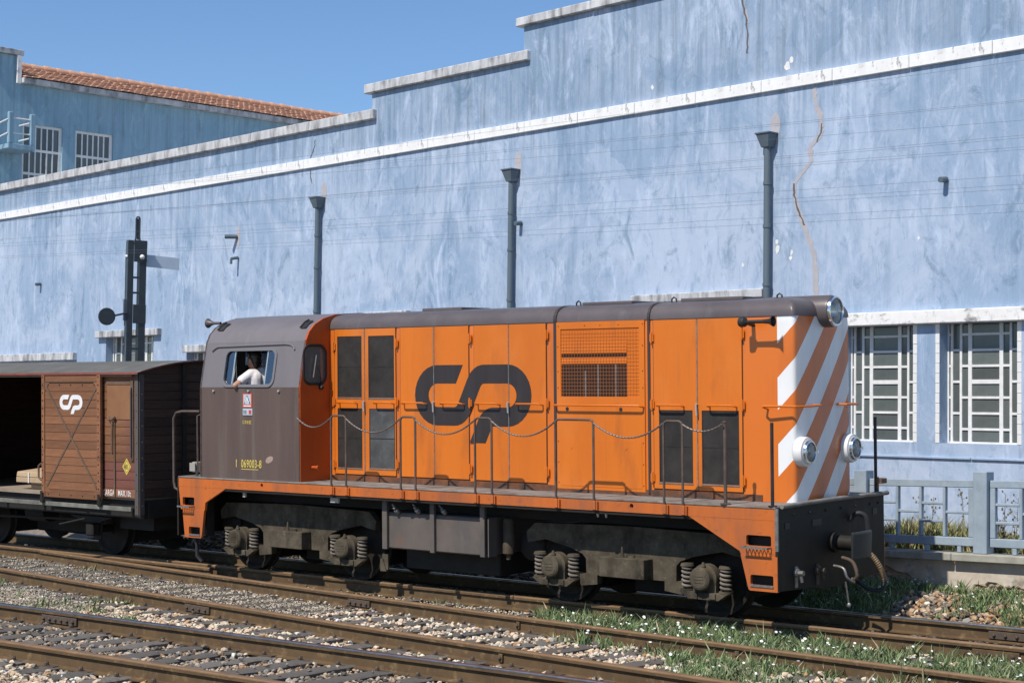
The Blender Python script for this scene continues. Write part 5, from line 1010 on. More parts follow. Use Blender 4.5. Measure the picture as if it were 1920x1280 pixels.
def endwall(s0, s1, mat, dz=0.0):
    return g_().plate([(t, z) for t, z in full], [rrect(0.105, 0.50, 2.66, 3.16, 0.11, 5), rrect(W2 - 0.50, W2 - 0.105, 2.66, 3.16, 0.11, 5)], fr, s0, s1).build('cab_end_wall', mat, loco)
endwall(CS0 - 0.004, CS0 + 0.03, m_orange_shade); 
rw = g_().plate([(t, z) for t, z in full], [rrect(0.16, 0.70, 2.66, 3.16, 0.08, 5), rrect(0.86, 1.59, 2.66, 3.16, 0.08, 5), rrect(W2 - 0.70, W2 - 0.16, 2.66, 3.16, 0.08, 5)], fr, CS1 - 0.03, CS1 + 0.004).build('cab_end_wall', m_cabl, loco)
def ring(out, inn, fn, w0, w1, name, mat, par): return g_().plate(out, [inn], fn, w0, w1).build(name, mat, par, bev=0.006)
m_wfr = mk('window_rim', (0.17, 0.16, 0.165), rough=0.35)
for fn in (wslant, fslant):
    wr = ring(rrect(WN[0] - 0.035, WN[1] + 0.035, WN[2] - 0.035, WN[3] + 0.03, 0.115), rrect(WN[0] + 0.006, WN[1] - 0.006, WN[2] + 0.006, WN[3] - 0.006, 0.085), fn, -0.016, 0.012, 'window_rim', m_wfr, loco)
    for a, b_ in ((WN[0] + 0.006, 8.065), (8.735, WN[1] - 0.006)):
        g_().plate([(a, WN[2] + 0.01), (b_, WN[2] + 0.01), (b_, WN[3] - 0.01), (a, WN[3] - 0.01)], [], fn, 0.016, 0.020).build('pane', m_glass, wr)
    for x in (8.065, 8.735): g_().plate([(x - 0.012, WN[2] + 0.008), (x + 0.012, WN[2] + 0.008), (x + 0.012, WN[3] - 0.008), (x - 0.012, WN[3] - 0.008)], [], fn, 0.008, 0.028).build('pane_stile', m_alu, wr)
for lo, hi in ((0.105, 0.50), (W2 - 0.50, W2 - 0.105)):
    wr = ring(rrect(lo - 0.03, hi + 0.03, 2.63, 3.19, 0.14, 5), rrect(lo + 0.004, hi - 0.004, 2.664, 3.156, 0.106, 5), fr, CS0 - 0.018, CS0 + 0.002, 'window_rim', m_rubber, loco)
    g_().plate(rrect(lo + 0.001, hi - 0.001, 2.661, 3.159, 0.108, 5), [], fr, CS0 + 0.008, CS0 + 0.013).build('pane', m_gl_dusty, wr)
for lo, hi in ((0.16, 0.70), (0.86, 1.59), (W2 - 0.70, W2 - 0.16)):
    g_().plate(rrect(lo + 0.001, hi - 0.001, 2.661, 3.159, 0.078, 5), [], fr, CS1 - 0.018, CS1 - 0.012).build('rear_pane', m_glass, rw)
g_().tube([(CS0 - 0.03, 0.40, 2.62), (CS0 - 0.045, 0.36, 2.80), (CS0 - 0.045, 0.31, 2.91)], 0.008, 5).build('wiper_arm', m_black, loco)
g_().tube([(CS0 - 0.03, 0.25, 2.74), (CS0 - 0.03, 0.31, 3.04)], 0.007, 5).build('wiper_blade', m_alu, loco)
g_().lathe([(0.03, 0), (0.032, 0.04), (0.02, 0.06)], (CS0 - 0.004, 0.40, 2.60), (-1, 0, 0), 10).build('wiper_motor', m_black, loco)
g_().lathe([(0.022, 0), (0.022, 0.10), (0.028, 0.10), (0.028, 0.13)], (CS0 - 0.005, 0.24, 1.52), (-1, 0, 0), 10).build('drain_stub', m_orange_shade, loco)
# gutter over the side window
gp2 = [(9.22, 3.115), (9.16, 3.155), (9.10, 3.175), (7.72, 3.195), (7.62, 3.185), (7.55, 3.155), (7.53, 3.115)]
g_().tube([wslant(a, b_, -0.008) for a, b_ in gp2], 0.014, 6).build('rain_gutter', m_wfr, loco, smooth=50)
g_().sheet([[(CS0 - 0.012, CT + (t - CT) * 1.004, z + 0.006) for t, z in prof[2:]], [(CS0 + 0.02, CT + (t - CT) * 1.004, z + 0.006) for t, z in prof[2:]]]).build('roof_edge_strip', m_orange_shade, loco)
for s_ in (7.50, 9.20):
    g_().sheet([[(s_ - 0.06, t, z + 0.01) for t, z in ((0.24, 3.40), (0.31, 3.465), (0.40, 3.51))], [(s_ + 0.04, t, z + 0.01) for t, z in ((0.24, 3.40), (0.31, 3.465), (0.40, 3.51))]]).tube([(s_ + 0.05, 0.24, 3.42), (s_ + 0.05, 0.32, 3.49), (s_ + 0.05, 0.41, 3.53)], 0.012, 5).build('lifting_bracket', m_black, loco)
g_().lathe([(0.020, 0), (0.022, 0.14), (0.045, 0.21), (0.072, 0.25), (0.066, 0.25), (0.02, 0.19)], (9.30, 0.34, 3.52), (1, -0.08, 0.02), 14, caps=False).build('horn', m_roof, loco, smooth=40)
for s_ in (9.09, 8.36, 7.75): g_().lathe([(0.018, 0), (0.018, 0.02), (0.010, 0.028)], (s_, 0.03, 2.55), (0, -1, 0), 8).build('bolt', m_alu, loco)
# cab interior: floor, desk, driver's seat, far cabinet
g_().box(7.38, 9.35, 0.065, W2 - 0.065, 1.36, 1.40).build('cab_floor', m_int, loco)
g_().box(8.95, 9.33, 0.25, 2.2, 1.401, 2.50).build('control_desk', m_int, loco, bev=0.02)
g_().box(7.40, 7.62, 0.70, 1.80, 1.401, 3.30).build('equipment_cabinet', m_int, loco, bev=0.02)
g_().box(8.35, 8.75, 0.35, 0.80, 1.85, 1.95).lathe([(0.05, 0), (0.05, 0.45)], (8.55, 0.58, 1.401), (0, 0, 1), 10).build('driver_seat', m_black, loco, bev=0.01)
# ---- lettering and badge on the cab side (right of the picture = towards the front)
def letters(txt, size, sx, s_left, z, mat, parent, t=0.0285, name='lettering', base=Lf):
    me = text_mesh(txt, size, sx); o = link(name, me, mat, parent); p = base((s_left, t, z))
    o.location = p; o.rotation_euler = (math.pi / 2, 0, 0); return o
letters('1', 0.155, 0.72, 8.652, 1.495, m_yellow, loco); letters('069003-8', 0.155, 0.66, 8.525, 1.495, m_yellow, loco)
g_().box(8.175, 8.522, 0.0275, 0.0298, 1.466, 1.474).build('number_underline', m_yellow, loco)
letters('C RI 8 82', 0.068, 0.62, 8.49, 2.098, m_yellow, loco)
bd = g_().box(8.285, 8.483, 0.022, 0.0297, 2.325, 2.520).build('maker_badge', m_red, loco, bev=0.002)
g_().box(8.308, 8.460, 0.0195, 0.0218, 2.368, 2.508).build('badge_field', m_bluegr, bd); letters('A', 0.165, 1.15, 8.448, 2.378, mk('badge_line', (0.09, 0.10, 0.12), rough=0.4), bd, 0.0192); letters('A', 0.12, 1.1, 8.430, 2.392, m_white, bd, 0.0172)
g_().box(8.308, 8.460, 0.0195, 0.0218, 2.338, 2.355).build('badge_caption', m_white, bd)
b2 = g_().box(8.282, 8.478, 0.020, 0.0297, 2.218, 2.312).build('builder_plate', m_bluegr, loco, bev=0.002)
letters('BB', 0.075, 0.8, 8.465, 2.238, m_steel, b2, 0.0185); g_().box(8.30, 8.352, 0.0175, 0.0198, 2.235, 2.29).build('plate_emblem', m_red, b2)
pp = [(7.95 + 0.075 * math.cos(a), 1.615 + 0.045 * math.sin(a) + 0.02 * math.cos(a) * -1) for a in [k * math.pi / 9 for k in range(18)]]
g_().plate(pp, [], side, 0.0285, 0.0299).build('paint_patch', mk('patch_pink', (0.38, 0.27, 0.22), (0.32, 0.23, 0.19), 20, ONE, rough=0.8), loco)

# ================================================================== COVERED WAGON
WC = 13.65
wag = thing('covered_wagon', 'brown wooden covered goods wagon with sliding door half open coupled behind the locomotive', 'wagon', frame(lw(WC, CT, 0), -A, NN, UU))
Wf = lambda p: (WC - p[0], p[1] - CT, p[2])
def w_(): return G(Wf)
m_wood = mk('wagon_wood', (0.255, 0.112, 0.050), (0.185, 0.076, 0.036), 3, (0.6, 1, 6), rough=0.8, detail=8, dirt=[((0.075, 0.040, 0.028), 2.2, (0.5, 1, 2), 0.50, 0.70, 0.65), ((0.30, 0.165, 0.095), 7, (0.3, 1, 8), 0.55, 0.75, 0.5), ((0.17, 0.06, 0.06), 1.7, (1, 1, 2), 0.58, 0.72, 0.5)], rnd=0.24, bump=0.45, bscale=30)
m_woodr = mk('wagon_wood_red', (0.180, 0.066, 0.046), (0.13, 0.048, 0.034), 3, (0.6, 1, 6), rough=0.8, detail=8, dirt=[((0.26, 0.12, 0.08), 6, (0.3, 1, 8), 0.55, 0.75, 0.4)], rnd=0.14, bump=0.35, bscale=30)
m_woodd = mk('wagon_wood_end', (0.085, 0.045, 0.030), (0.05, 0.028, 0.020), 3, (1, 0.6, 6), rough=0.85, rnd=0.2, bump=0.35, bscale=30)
m_wiron = mk('wagon_iron', (0.16, 0.098, 0.062), (0.10, 0.062, 0.042), 8, ONE, rough=0.75)
m_post = mk('wagon_post', (0.105, 0.085, 0.078), (0.07, 0.058, 0.052), 6, VERT, rough=0.7)
m_wroof = mk('wagon_roof', (0.135, 0.128, 0.112), (0.095, 0.09, 0.08), 3, ONE, rough=0.8, dirt=[((0.32, 0.32, 0.30), 2.5, (1, 0.3, 1), 0.60, 0.72, 0.5)])
m_hatch = mk('hatch_paint', (0.285, 0.135, 0.060), (0.22, 0.10, 0.045), 3, ONE, rough=0.7)
m_runrail = mk('runner_grey', (0.21, 0.205, 0.175), (0.10, 0.095, 0.08), 5, (1, 1, 1), rough=0.8, dirt=[((0.04, 0.036, 0.03), 4, ONE, 0.55, 0.72, 0.8)])
m_card = mk('cardboard', (0.46, 0.33, 0.20), (0.40, 0.28, 0.17), 8, ONE, rough=0.85)
WS0, WS1 = 10.735, 16.55
# roof: arched with an eave overhang
def rz(t): return 2.825 + 0.178 * (1 - ((t - CT) / 1.29) ** 2)
rt = [-0.065 + 2.58 * i / 18 for i in range(19)]
rg = w_(); rg.sheet([[(s, t, rz(t)) for t in rt] for s in (WS0 - 0.06, WS1 + 0.06)]); rg.sheet([[(s, t, rz(t) - 0.022) for t in rt] for s in (WS0 - 0.06, WS1 + 0.06)])
rg.sheet([[(WS0 - 0.06, t, rz(t)) for t in rt], [(WS0 - 0.06, t, rz(t) - 0.022) for t in rt]]); rg.sheet([[(WS1 + 0.06, t, rz(t)) for t in rt], [(WS1 + 0.06, t, rz(t) - 0.022) for t in rt]])
wr_ = rg.build('wagon_roof', m_wroof, wag, smooth=30)
m_redtrim = mk('roof_trim_red', (0.27, 0.075, 0.055), (0.17, 0.05, 0.04), 8, ONE, rough=0.7)
w_().sheet([[(WS0 - 0.065, t, rz(t) + 0.001) for t in rt], [(WS0 - 0.065, t, rz(t) - 0.02) for t in rt]]).box(WS0 - 0.06, WS1 + 0.06, -0.072, -0.0655, rz(-0.065) - 0.03, rz(-0.065) + 0.002).build('roof_edge', m_redtrim, wr_)
# side planks right of the door, left of the opening, far side and ends (each board its own piece)
def planks(s0, s1, t, z0, z1, h, mat, mats=None, name='plank', along='s'):
    n = max(1, round((z1 - z0) / h)); hh = (z1 - z0) / n
    me = (G().box(-(s1 - s0) / 2, (s1 - s0) / 2, -0.016, 0.016, 0.003, hh - 0.003) if along == 's' else G().box(-0.016, 0.016, -(s1 - s0) / 2, (s1 - s0) / 2, 0.003, hh - 0.003)).mesh(name, 0.003)
    me2 = me.copy()
    for i in range(n):
        z = z0 + i * hh; red = mats and mats(z)
        p = Wf(((s0 + s1) / 2, t, z)) if along == 's' else Wf((t, (s0 + s1) / 2, z))
        link(name, me2 if red else me, m_woodr if red else mat, wag, (p[0] + (random.uniform(-.002, .002)), p[1] + random.uniform(-.0025, .0025), p[2]))
planks(10.84, 13.04, 0.03, 0.96, 2.80, 0.128, m_wood, lambda z: z < 1.40 and z > 0.98)
planks(14.70, 16.47, 0.03, 0.96, 2.80, 0.128, m_wood)
planks(WS0 + 0.08, WS1 - 0.08, W2 - 0.03, 0.96, 2.80, 0.128, m_wood)
planks(0.08, W2 - 0.08, WS0 + 0.03, 0.96, 2.80, 0.128, m_woodd, along='t'); planks(0.08, W2 - 0.08, WS1 - 0.03, 0.96, 2.80, 0.128, m_woodd, along='t')
for s0, s1, t0, t1 in ((WS0 + 0.02, WS0 + 0.105, 0.0, 0.012), (WS0 + 0.0, WS0 + 0.012, 0.0125, 0.10), (WS1 - 0.105, WS1 - 0.02, 0.0, 0.012), (14.62, 14.70, 0.0, 0.05)):
    w_().box(s0, s1, t0, t1, 0.72, 2.80).build('corner_post', m_post, wag, bev=0.003)
for t in (0.85, 1.60): w_().box(WS0 - 0.02, WS0 + 0.012, t - 0.035, t + 0.035, 0.75, 2.95).build('end_stanchion', m_under, wag, bev=0.004)
w_().plate([(0.02, 2.80)] + [(t, rz(t) - 0.024) for t in rt if 0.03 < t < W2 - 0.03] + [(W2 - 0.02, 2.80)], [], fr, WS0 + 0.014, WS0 + 0.046).build('end_gable', m_woodd, wag)
b_ = w_()
for z in [0.85 + 0.235 * i for i in range(9)]: b_.lathe([(0.012, 0), (0.007, 0.010)], (WS0 + 0.06, -0.0, z), (0, -1, 0), 6).lathe([(0.012, 0), (0.007, 0.010)], (WS0 - 0.0, 0.06, z), (-1, 0, 0), 6)
bo_ = b_.build('post_bolts', m_wiron, wag); bo_['kind'] = 'stuff'
w_().box(WS0 + 0.055, WS1 - 0.055, W2 - 0.075, W2 - 0.055, 0.986, 2.82).box(WS0 + 0.055, WS0 + 0.07, 0.05, W2 - 0.076, 0.986, 2.80).box(WS1 - 0.07, WS1 - 0.055, 0.05, W2 - 0.076, 0.986, 2.80).box(14.72, 16.45, 0.05, 0.06, 0.986, 2.80).build('plank_gap_backing', m_woodd, wag)  # backing panels added to stop light showing through the plank gaps
# floor, frame, runner
w_().box(WS0 + 0.05, WS1 - 0.05, 0.04, W2 - 0.05, 0.93, 0.985).build('wagon_floor', mk('floor_boards', (0.33, 0.26, 0.19), (0.22, 0.17, 0.12), 4, (0.4, 6, 1), rough=0.9), wag)
w_().box(WS0 + 0.02, WS1 - 0.02, 0.10, 0.18, 0.66, 0.929).box(WS0 + 0.02, WS1 - 0.02, W2 - 0.18, W2 - 0.10, 0.66, 0.929).box(WS0, WS0 + 0.10, 0.181, W2 - 0.181, 0.66, 0.929).box(12.0, 12.1, 0.181, W2 - 0.181, 0.7, 0.929).box(15.2, 15.3, 0.181, W2 - 0.181, 0.7, 0.929).build('wagon_frame', m_under, wag)
w_().box(10.86, WS1 - 0.1, -0.055, -0.015, 0.772, 0.835).build('door_runner', m_runrail, wag, bev=0.004)
for s_ in (11.0, 12.1, 13.2, 14.2): w_().box(s_ - 0.03, s_ + 0.03, -0.014, 0.11, 0.76, 0.80).build('runner_bracket', m_under, wag)
w_().box(10.84, WS1 - 0.1, -0.052, -0.03, 2.765, 2.795).build('top_runner', m_wiron, wag)
# sliding door
D0, D1, DT = 11.565, 13.045, -0.045
dr = w_().box(D0, D0 + 0.085, DT - 0.028, DT + 0.02, 0.905, 2.79).box(D1 - 0.075, D1, DT - 0.028, DT + 0.02, 0.905, 2.79).build('sliding_door', m_wood, wag, bev=0.004)
n = 15; hh = (2.79 - 0.905) / n; me = G().box(-(D1 - D0 - 0.165) / 2, (D1 - D0 - 0.165) / 2, -0.014, 0.014, 0.0025, hh - 0.0025).mesh('plank', 0.003)
for i in range(n):
    p = Wf(((D0 + 0.085 + D1 - 0.075) / 2, DT, 0.905 + i * hh)); link('plank', me, m_wood, dr, (p[0], p[1] + random.uniform(-.002, .002), p[2]))
for (p, q) in (((D0 + 0.10, 2.60), (D1 - 0.13, 1.08)), ((D1 - 0.13, 2.60), (D0 + 0.10, 1.08))):
    dx, dz = q[0] - p[0], q[1] - p[1]; l = math.hypot(dx, dz); nx, nz = -dz / l * 0.016, dx / l * 0.016
    off = 0 if p[0] < q[0] else 0.007
    w_().hexa([(p[0] - nx, DT - 0.021 - off, p[1] - nz), (q[0] - nx, DT - 0.021 - off, q[1] - nz), (q[0] - nx, DT - 0.0145 - off, q[1] - nz), (p[0] - nx, DT - 0.0145 - off, p[1] - nz), (p[0] + nx, DT - 0.021 - off, p[1] + nz), (q[0] + nx, DT - 0.021 - off, q[1] + nz), (q[0] + nx, DT - 0.0145 - off, q[1] + nz), (p[0] + nx, DT - 0.0145 - off, p[1] + nz)]).build('cross_brace', m_wiron, dr)
for s_, z in ((D0 + 0.10, 2.60), (D1 - 0.13, 2.60), (D0 + 0.10, 1.08), (D1 - 0.13, 1.08)): w_().plate([(s_ - 0.09, z + 0.1), (s_ + 0.09, z + 0.1), (s_ + (0.09 if s_ > 12.3 else -0.09), z - 0.1)] if z > 2 else [(s_ - 0.09, z - 0.1), (s_ + 0.09, z - 0.1), (s_ + (0.09 if s_ > 12.3 else -0.09), z + 0.1)], [], side, DT - 0.0185, DT - 0.0142).build('gusset', m_wood, dr)
bb = w_()
for i in range(16):
    z = 0.96 + i * 0.12
    for s_ in (D0 + 0.045, D1 - 0.035): bb.lathe([(0.012, 0), (0.007, 0.010)], (s_, DT - 0.028, z), (0, -1, 0), 6)
for i in range(5):
    for z in (0.955, 2.64): bb.lathe([(0.012, 0), (0.007, 0.010)], (D0 + 0.16 + i * 0.29, DT - 0.0145, z), (0, -1, 0), 6)
x_ = bb.build('door_bolts', m_under, dr); x_['kind'] = 'stuff'
w_().box(D0 + 0.09, D1 - 0.08, DT - 0.024, DT - 0.0145, 2.685, 2.70).build('door_strap', m_wiron, dr)
for s_ in (D0 + 0.01, D1 - 0.03): w_().lathe([(0.05, 0), (0.05, 0.025)], (s_, DT - 0.05, 0.865), (0, 1, 0), 14).box(s_ - 0.03, s_ + 0.03, DT - 0.056, DT - 0.051, 0.83, 1.0).build('door_roller', m_under, dr)
w_().tube([(D1 + 0.01, DT - 0.02, 1.42), (D1 + 0.07, DT - 0.03, 1.38), (D1 + 0.07, DT - 0.03, 1.20), (D1 + 0.01, DT - 0.02, 1.16)], 0.016, 6).build('door_handle', m_wiron, dr, smooth=50)
logo('company_logo', m_white, wag, lambda a, b_, w: Wf((12.587 - a, w, b_)), 0.2935, 0.0, 2.196, DT - 0.0165, DT - 0.0142)
# hatch, latch bars, letters and load diamond on the fixed side
w_().box(10.93, 11.50, 0.004, 0.0135, 2.125, 2.635).build('vent_hatch', m_hatch, wag, bev=0.002)
w_().box(10.90, 11.51, -0.002, 0.0135, 2.64, 2.69).box(10.862, 10.925, -0.008, 0.0135, 1.52, 2.70).build('hatch_frame', m_wiron, wag, bev=0.003)
w_().tube([(11.36, -0.02, 2.12), (11.33, -0.03, 2.05), (11.34, -0.03, 1.60)], 0.016, 6).tube([(11.45, -0.02, 2.16), (11.40, -0.03, 2.12), (11.34, -0.03, 2.12), (11.28, -0.02, 2.16)], 0.018, 6).box(11.30, 11.33, -0.004, 0.0135, 0.98, 2.12).build('latch_bar', m_wiron, wag)
w_().tube([(10.89, -0.02, 2.60), (10.89, -0.03, 2.55), (10.89, -0.03, 1.60), (10.89, -0.01, 1.55)], 0.012, 6).build('grab_bar', m_post, wag)
def wlet(txt, size, sx, s_left, z, mat, t=0.0115): 
    me = text_mesh(txt, size, sx); o = link('lettering', me, mat, wag); o.location = Wf((s_left, t, z)); o.rotation_euler = (math.pi / 2, 0, 0)
wlet('CARGA', 0.125, 0.62, 11.61, 0.985, m_white); wlet('MAX.10t', 0.125, 0.62, 11.25, 0.985, m_white)
dm = w_().plate([(11.04, 1.30), (11.14, 1.425), (11.04, 1.55), (10.94, 1.425)], [[(11.04, 1.325), (11.12, 1.425), (11.04, 1.525), (10.96, 1.425)]], side, 0.0105, 0.0128).plate([(11.04, 1.34), (11.108, 1.425), (11.04, 1.51), (10.972, 1.425)], [], side, 0.0112, 0.0128).build('load_diamond', m_yellow, wag)
wlet('40', 0.105, 0.78, 11.098, 1.388, mk('diamond_ink', (0.10, 0.06, 0.03), rough=0.7), 0.0095)
# running gear
for s_ in (12.15, 15.25):
    w = w_()
    for t0, d_ in ((0.585, 1), (W2 - 0.585, -1)): w.lathe([(0.08, 0), (0.10, 0.02), (0.34, 0.03), (0.38, 0.0), (0.41, 0.0), (0.415, 0.085), (0.44, 0.10), (0.44, 0.125), (0.08, 0.125)], (s_, t0, 0.42), (0, d_, 0), 28)
    w.lathe([(0.06, 0), (0.06, W2 - 0.5)], (s_, 0.25, 0.42), (0, 1, 0), 10); w.build('wheelset', MATS['wheel_iron'], wag, smooth=35)
    for t in (0.24, W2 - 0.24):
        w_().plate([(s_ - 0.20, 0.93), (s_ + 0.20, 0.93), (s_ + 0.10, 0.28), (s_ - 0.10, 0.28)], [], side, t + 0.06, t + 0.08).build('axle_guard', m_under, wag)
        w_().box(s_ - 0.09, s_ + 0.09, t - 0.09, t + 0.059, 0.33, 0.52).build('axle_box', m_under, wag, bev=0.02)
        for k in range(5): w_().box(s_ - 0.50 + 0.07 * k, s_ + 0.50 - 0.07 * k, t - 0.05, t + 0.04, 0.61 - 0.018 * k, 0.626 - 0.018 * k).build('leaf_spring', m_under, wag)
w_().lathe([(0.09, 0), (0.09, 0.28), (0.17, 0.29), (0.17, 0.33)], (WS0, CT, 0.86), (-1, 0, 0), 18).build('buffer', m_under, wag, smooth=40)
w_().box(12.75, 14.65, 0.95, 1.5, 0.22, 0.66).build('cylinder_fill', m_under, wag, bev=0.03); w_().box(10.9, 11.7, 0.4, 2.0, 0.45, 0.66).build('draw_gear_fill', m_under, wag); w_().box(11.8, 12.5, 0.75, 1.7, 0.2, 0.62).build('rigging_fill', m_under, wag); w_().box(14.9, 15.6, 0.75, 1.7, 0.2, 0.62).build('rigging_fill', m_under, wag)  # dark masses added so the underside of the wagon reads black
w_().tube([(12.6, 0.3, 0.55), (14.8, 0.3, 0.50)], 0.02, 6).lathe([(0.16, 0), (0.16, 0.5)], (13.6, 0.5, 0.6), (1, 0, 0), 14).build('brake_gear', m_under, wag)
w_().tube([(11.95, -0.06, 0.62), (12.6, -0.06, 0.50)], 0.015, 6).build('brake_lever', m_under, wag)
# cardboard boxes on the wagon floor
bxm = frame(lw(13.45, 0.55, 0.986), -A, NN, UU)
c1 = thing('cardboard_box', 'small cardboard box carrying the wider parcel in the open wagon doorway', 'box', bxm, 'cardboard boxes in the wagon')
G().box(-0.22, 0.28, -0.38, 0.25, 0, 0.105).build('carton', m_card, c1, bev=0.006); G().box(-0.215, 0.275, -0.384, -0.3805, 0.06, 0.075).build('carton_fold', mk('card_shadow', (0.25, 0.17, 0.10), rough=0.9), c1)
c2 = thing('cardboard_box', 'wide flat cardboard parcel lying on top of a smaller box in the wagon doorway', 'box', frame(lw(13.48, 0.55, 1.093), -A, NN, UU), 'cardboard boxes in the wagon')
G().box(-0.42, 0.40, -0.50, 0.32, 0.0, 0.085).build('carton', m_card, c2, bev=0.008); G().hexa([(-0.41, -0.505, 0.087), (0.39, -0.505, 0.087), (0.39, 0.31, 0.087), (-0.41, 0.31, 0.087), (-0.41, -0.49, 0.17), (0.39, -0.49, 0.17), (0.39, 0.31, 0.235), (-0.41, 0.31, 0.235)]).build('carton_lid', m_card, c2, bev=0.01)
G().box(-0.085, -0.06, -0.512, -0.5055, 0.0, 0.165).build('packing_tape', m_white, c2)

# ================================================================== DRIVER in the cab window
per = thing('person', 'dark haired person in white short sleeved shirt leaning an elbow on the cab window', 'person', frame(lw(8.56, 0.55, 1.955) - UU * 0.10 + A * 0.01, -A, NN, UU) @ Matrix.Scale(1.08, 4))
Pf = lambda s, t, z: (8.56 - s, t - 0.55, z - 1.955)      # loco coordinates to the person's frame (faces the rear: local -X)
def organic(name, shapes, mat, parent, vox=0.011, it=6):
    g = G()
    for sh in shapes: sh(g)
    me = bpy.data.meshes.new(name); me.from_pydata([tuple(p) for p in g.v], [], g.f); o = bpy.data.objects.new(name, me); COL.objects.link(o)
    bm = bmesh.new(); bm.from_mesh(me); bmesh.ops.recalc_face_normals(bm, faces=bm.faces); bm.to_mesh(me); bm.free()
    r = o.modifiers.new('r', 'REMESH'); r.mode = 'VOXEL'; r.voxel_size = vox; sm = o.modifiers.new('s', 'SMOOTH'); sm.factor = 0.5; sm.iterations = it
    dg = bpy.context.evaluated_depsgraph_get(); m2 = bpy.data.meshes.new_from_object(o.evaluated_get(dg)); bpy.data.objects.remove(o)
    m2.polygons.foreach_set('use_smooth', [True] * len(m2.polygons)); m2.materials.clear(); return link(name, m2, mat, parent)
def limb(pts_, rad): 
    def f(g):
        P = [Vector(Pf(*p)) for p in pts_]; Q, R = [], []
        for i in range(len(P) - 1):
            for k in range(6): u = k / 6; Q.append(P[i].lerp(P[i + 1], u)); R.append(rad[i] * (1 - u) + rad[i + 1] * u)
        Q.append(P[-1]); R.append(rad[-1]); g.tube(Q, R, 12); g.ell(P[0], (rad[0],) * 3, 10, 8); g.ell(P[-1], (rad[-1],) * 3, 10, 8)
        for p, r in zip(P[1:-1], rad[1:-1]): g.ell(p, (r,) * 3, 10, 8)
    return f
m_skin = mk('skin', (0.46, 0.25, 0.17), (0.40, 0.21, 0.14), 12, ONE, rough=0.55)
m_shirt = mk('shirt', (0.78, 0.72, 0.70), (0.70, 0.64, 0.62), 9, ONE, rough=0.85, bump=0.3, bscale=14)
m_trouser = mk('trousers', (0.05, 0.055, 0.075), rough=0.85)
m_hair = mk('hair', (0.020, 0.014, 0.011), (0.05, 0.036, 0.028), 30, ONE, rough=0.35)
HD = (8.635, 0.40, 3.005)
SHL, SHR = (8.55, 0.27, 2.815), (8.50, 0.66, 2.82); ELB, ELR = (8.60, 0.05, 2.672), (8.62, 0.80, 2.58); WRL, WRR = (8.80, 0.22, 2.66), (8.88, 0.72, 2.62)
def hand(wr, dirv):
    out = []; w = Vector(wr); d = Vector(dirv).normalized(); sd = d.cross(Vector((0, 0, 1))).normalized()
    palm = w + d * 0.05; out.append(limb([tuple(w), tuple(palm), tuple(w + d * 0.085)], [0.028, 0.036, 0.034]))
    for i, (off, l) in enumerate(((-0.030, 0.062), (-0.010, 0.075), (0.010, 0.070), (0.029, 0.055))):
        b_ = w + d * 0.09 + sd * off; m_ = b_ + d * l * 0.55 + Vector((0, 0, -0.006)); e = b_ + d * l * 0.9 + Vector((0, 0, -0.03)); out.append(limb([tuple(b_), tuple(m_), tuple(e)], [0.0095, 0.009, 0.008]))
    tb_ = w + d * 0.035 - sd * 0.03; out.append(limb([tuple(tb_), tuple(tb_ + d * 0.03 - sd * 0.02), tuple(tb_ + d * 0.06 - sd * 0.022)], [0.012, 0.011, 0.009])); return out
head_shapes = [lambda g: g.ell(Pf(HD[0] - 0.008, HD[1], HD[2] + 0.022), (0.098, 0.078, 0.098), 18, 12), lambda g: g.ell(Pf(HD[0] + 0.030, HD[1], HD[2] - 0.045), (0.066, 0.062, 0.078), 14, 10), lambda g: g.ell(Pf(HD[0] + 0.055, HD[1], HD[2] - 0.092), (0.032, 0.036, 0.026), 10, 8),
               lambda g: g.ell(Pf(HD[0] + 0.105, HD[1], HD[2] - 0.022), (0.018, 0.013, 0.024), 10, 8), lambda g: g.ell(Pf(HD[0] + 0.088, HD[1], HD[2] - 0.072), (0.014, 0.026, 0.012), 8, 6), lambda g: g.ell(Pf(HD[0] + 0.083, HD[1], HD[2] + 0.018), (0.02, 0.055, 0.012), 10, 6),
               lambda g: g.ell(Pf(HD[0] - 0.005, HD[1] - 0.078, HD[2] - 0.012), (0.022, 0.012, 0.034), 10, 8), lambda g: g.ell(Pf(HD[0] - 0.005, HD[1] + 0.078, HD[2] - 0.012), (0.022, 0.012, 0.034), 10, 8)]
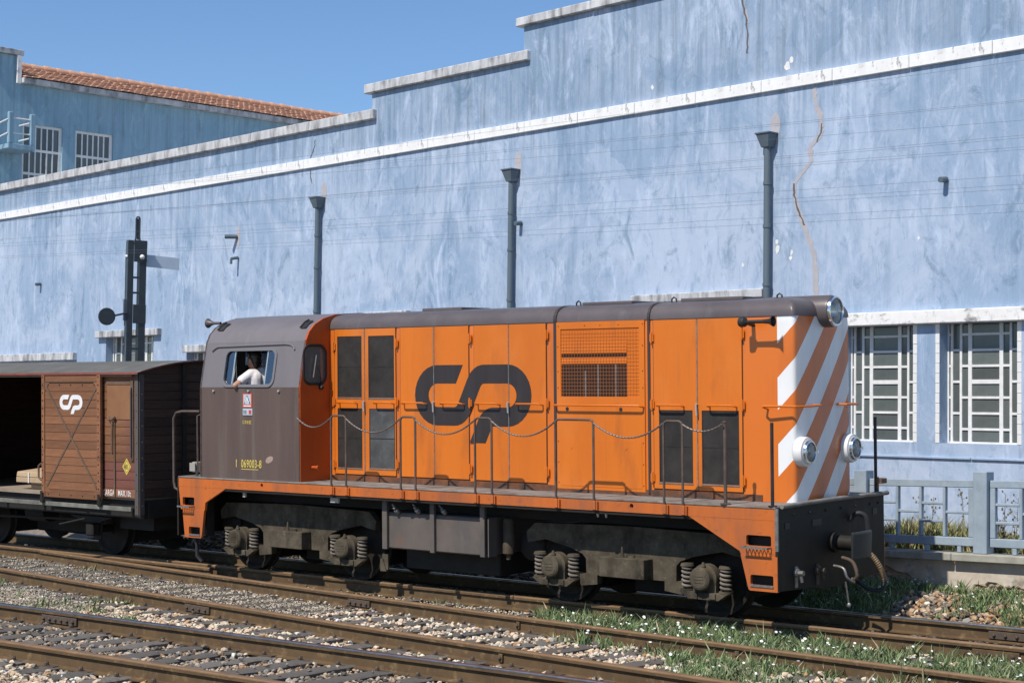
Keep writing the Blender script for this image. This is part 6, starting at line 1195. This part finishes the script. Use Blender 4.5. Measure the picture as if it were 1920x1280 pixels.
body = organic('body', head_shapes + [limb([(HD[0] - 0.012, HD[1], HD[2] - 0.06), (8.565, 0.45, 2.86), (8.54, 0.46, 2.80)], [0.055, 0.058, 0.075]),
      limb([(8.52, 0.46, 2.74), (8.53, 0.47, 2.45), (8.52, 0.50, 2.12)], [0.125, 0.125, 0.135]), limb([SHL, ELB, WRL], [0.056, 0.041, 0.029]), limb([SHR, ELR, WRR], [0.056, 0.041, 0.029]),
      limb([(8.52, 0.42, 2.08), (8.90, 0.40, 2.02), (8.93, 0.40, 1.62), (8.94, 0.40, 1.47)], [0.088, 0.06, 0.05, 0.04]), limb([(8.52, 0.62, 2.08), (8.90, 0.66, 2.02), (8.93, 0.66, 1.62), (8.94, 0.66, 1.47)], [0.088, 0.06, 0.05, 0.04])] + hand(WRL, (0.7, 0.6, -0.1)) + hand(WRR, (0.9, -0.3, -0.2)), m_skin, per, 0.0085, 5)
organic('shirt', [limb([(8.535, 0.46, 2.84), (8.53, 0.46, 2.78)], [0.072, 0.12]), limb([(8.53, 0.33, 2.765), (8.53, 0.335, 2.45), (8.52, 0.40, 2.15)], [0.108, 0.105, 0.12]), limb([(8.51, 0.60, 2.77), (8.52, 0.60, 2.45), (8.52, 0.58, 2.15)], [0.108, 0.105, 0.12]), limb([(8.50, 0.46, 2.75), (8.50, 0.47, 2.4)], [0.118, 0.118]),
      limb([(8.53, 0.33, 2.815), SHL, (8.583, 0.145, 2.735)], [0.070, 0.071, 0.066]), limb([(8.52, 0.60, 2.82), SHR, (8.565, 0.735, 2.70)], [0.070, 0.071, 0.064])], m_shirt, per, 0.011, 5)
organic('trousers', [limb([(8.52, 0.44, 2.14), (8.52, 0.58, 2.14)], [0.13, 0.13]), limb([(8.52, 0.42, 2.09), (8.90, 0.40, 2.03), (8.93, 0.40, 1.55)], [0.10, 0.074, 0.066]), limb([(8.52, 0.62, 2.09), (8.90, 0.66, 2.03), (8.93, 0.66, 1.55)], [0.10, 0.074, 0.066])], m_trouser, per, 0.014, 3)
organic('hair', [lambda g: g.ell(Pf(HD[0] - 0.022, HD[1], HD[2] + 0.034), (0.100, 0.087, 0.094), 18, 12), lambda g: g.ell(Pf(HD[0] - 0.058, HD[1], HD[2] - 0.02), (0.060, 0.076, 0.080), 14, 10), lambda g: g.ell(Pf(HD[0] + 0.045, HD[1] - 0.01, HD[2] + 0.095), (0.055, 0.062, 0.034), 12, 8), lambda g: g.ell(Pf(HD[0] - 0.065, HD[1], HD[2] - 0.085), (0.038, 0.058, 0.035), 12, 8)], m_hair, per, 0.009, 3)
for o in (per.children): pass
for x in (8.86,):
    for dy in (-0.032, 0.032): G().ell(Pf(HD[0] + 0.083, HD[1] + dy, HD[2] + 0.0), (0.009, 0.012, 0.009), 8, 6).build('eye', m_white, per)
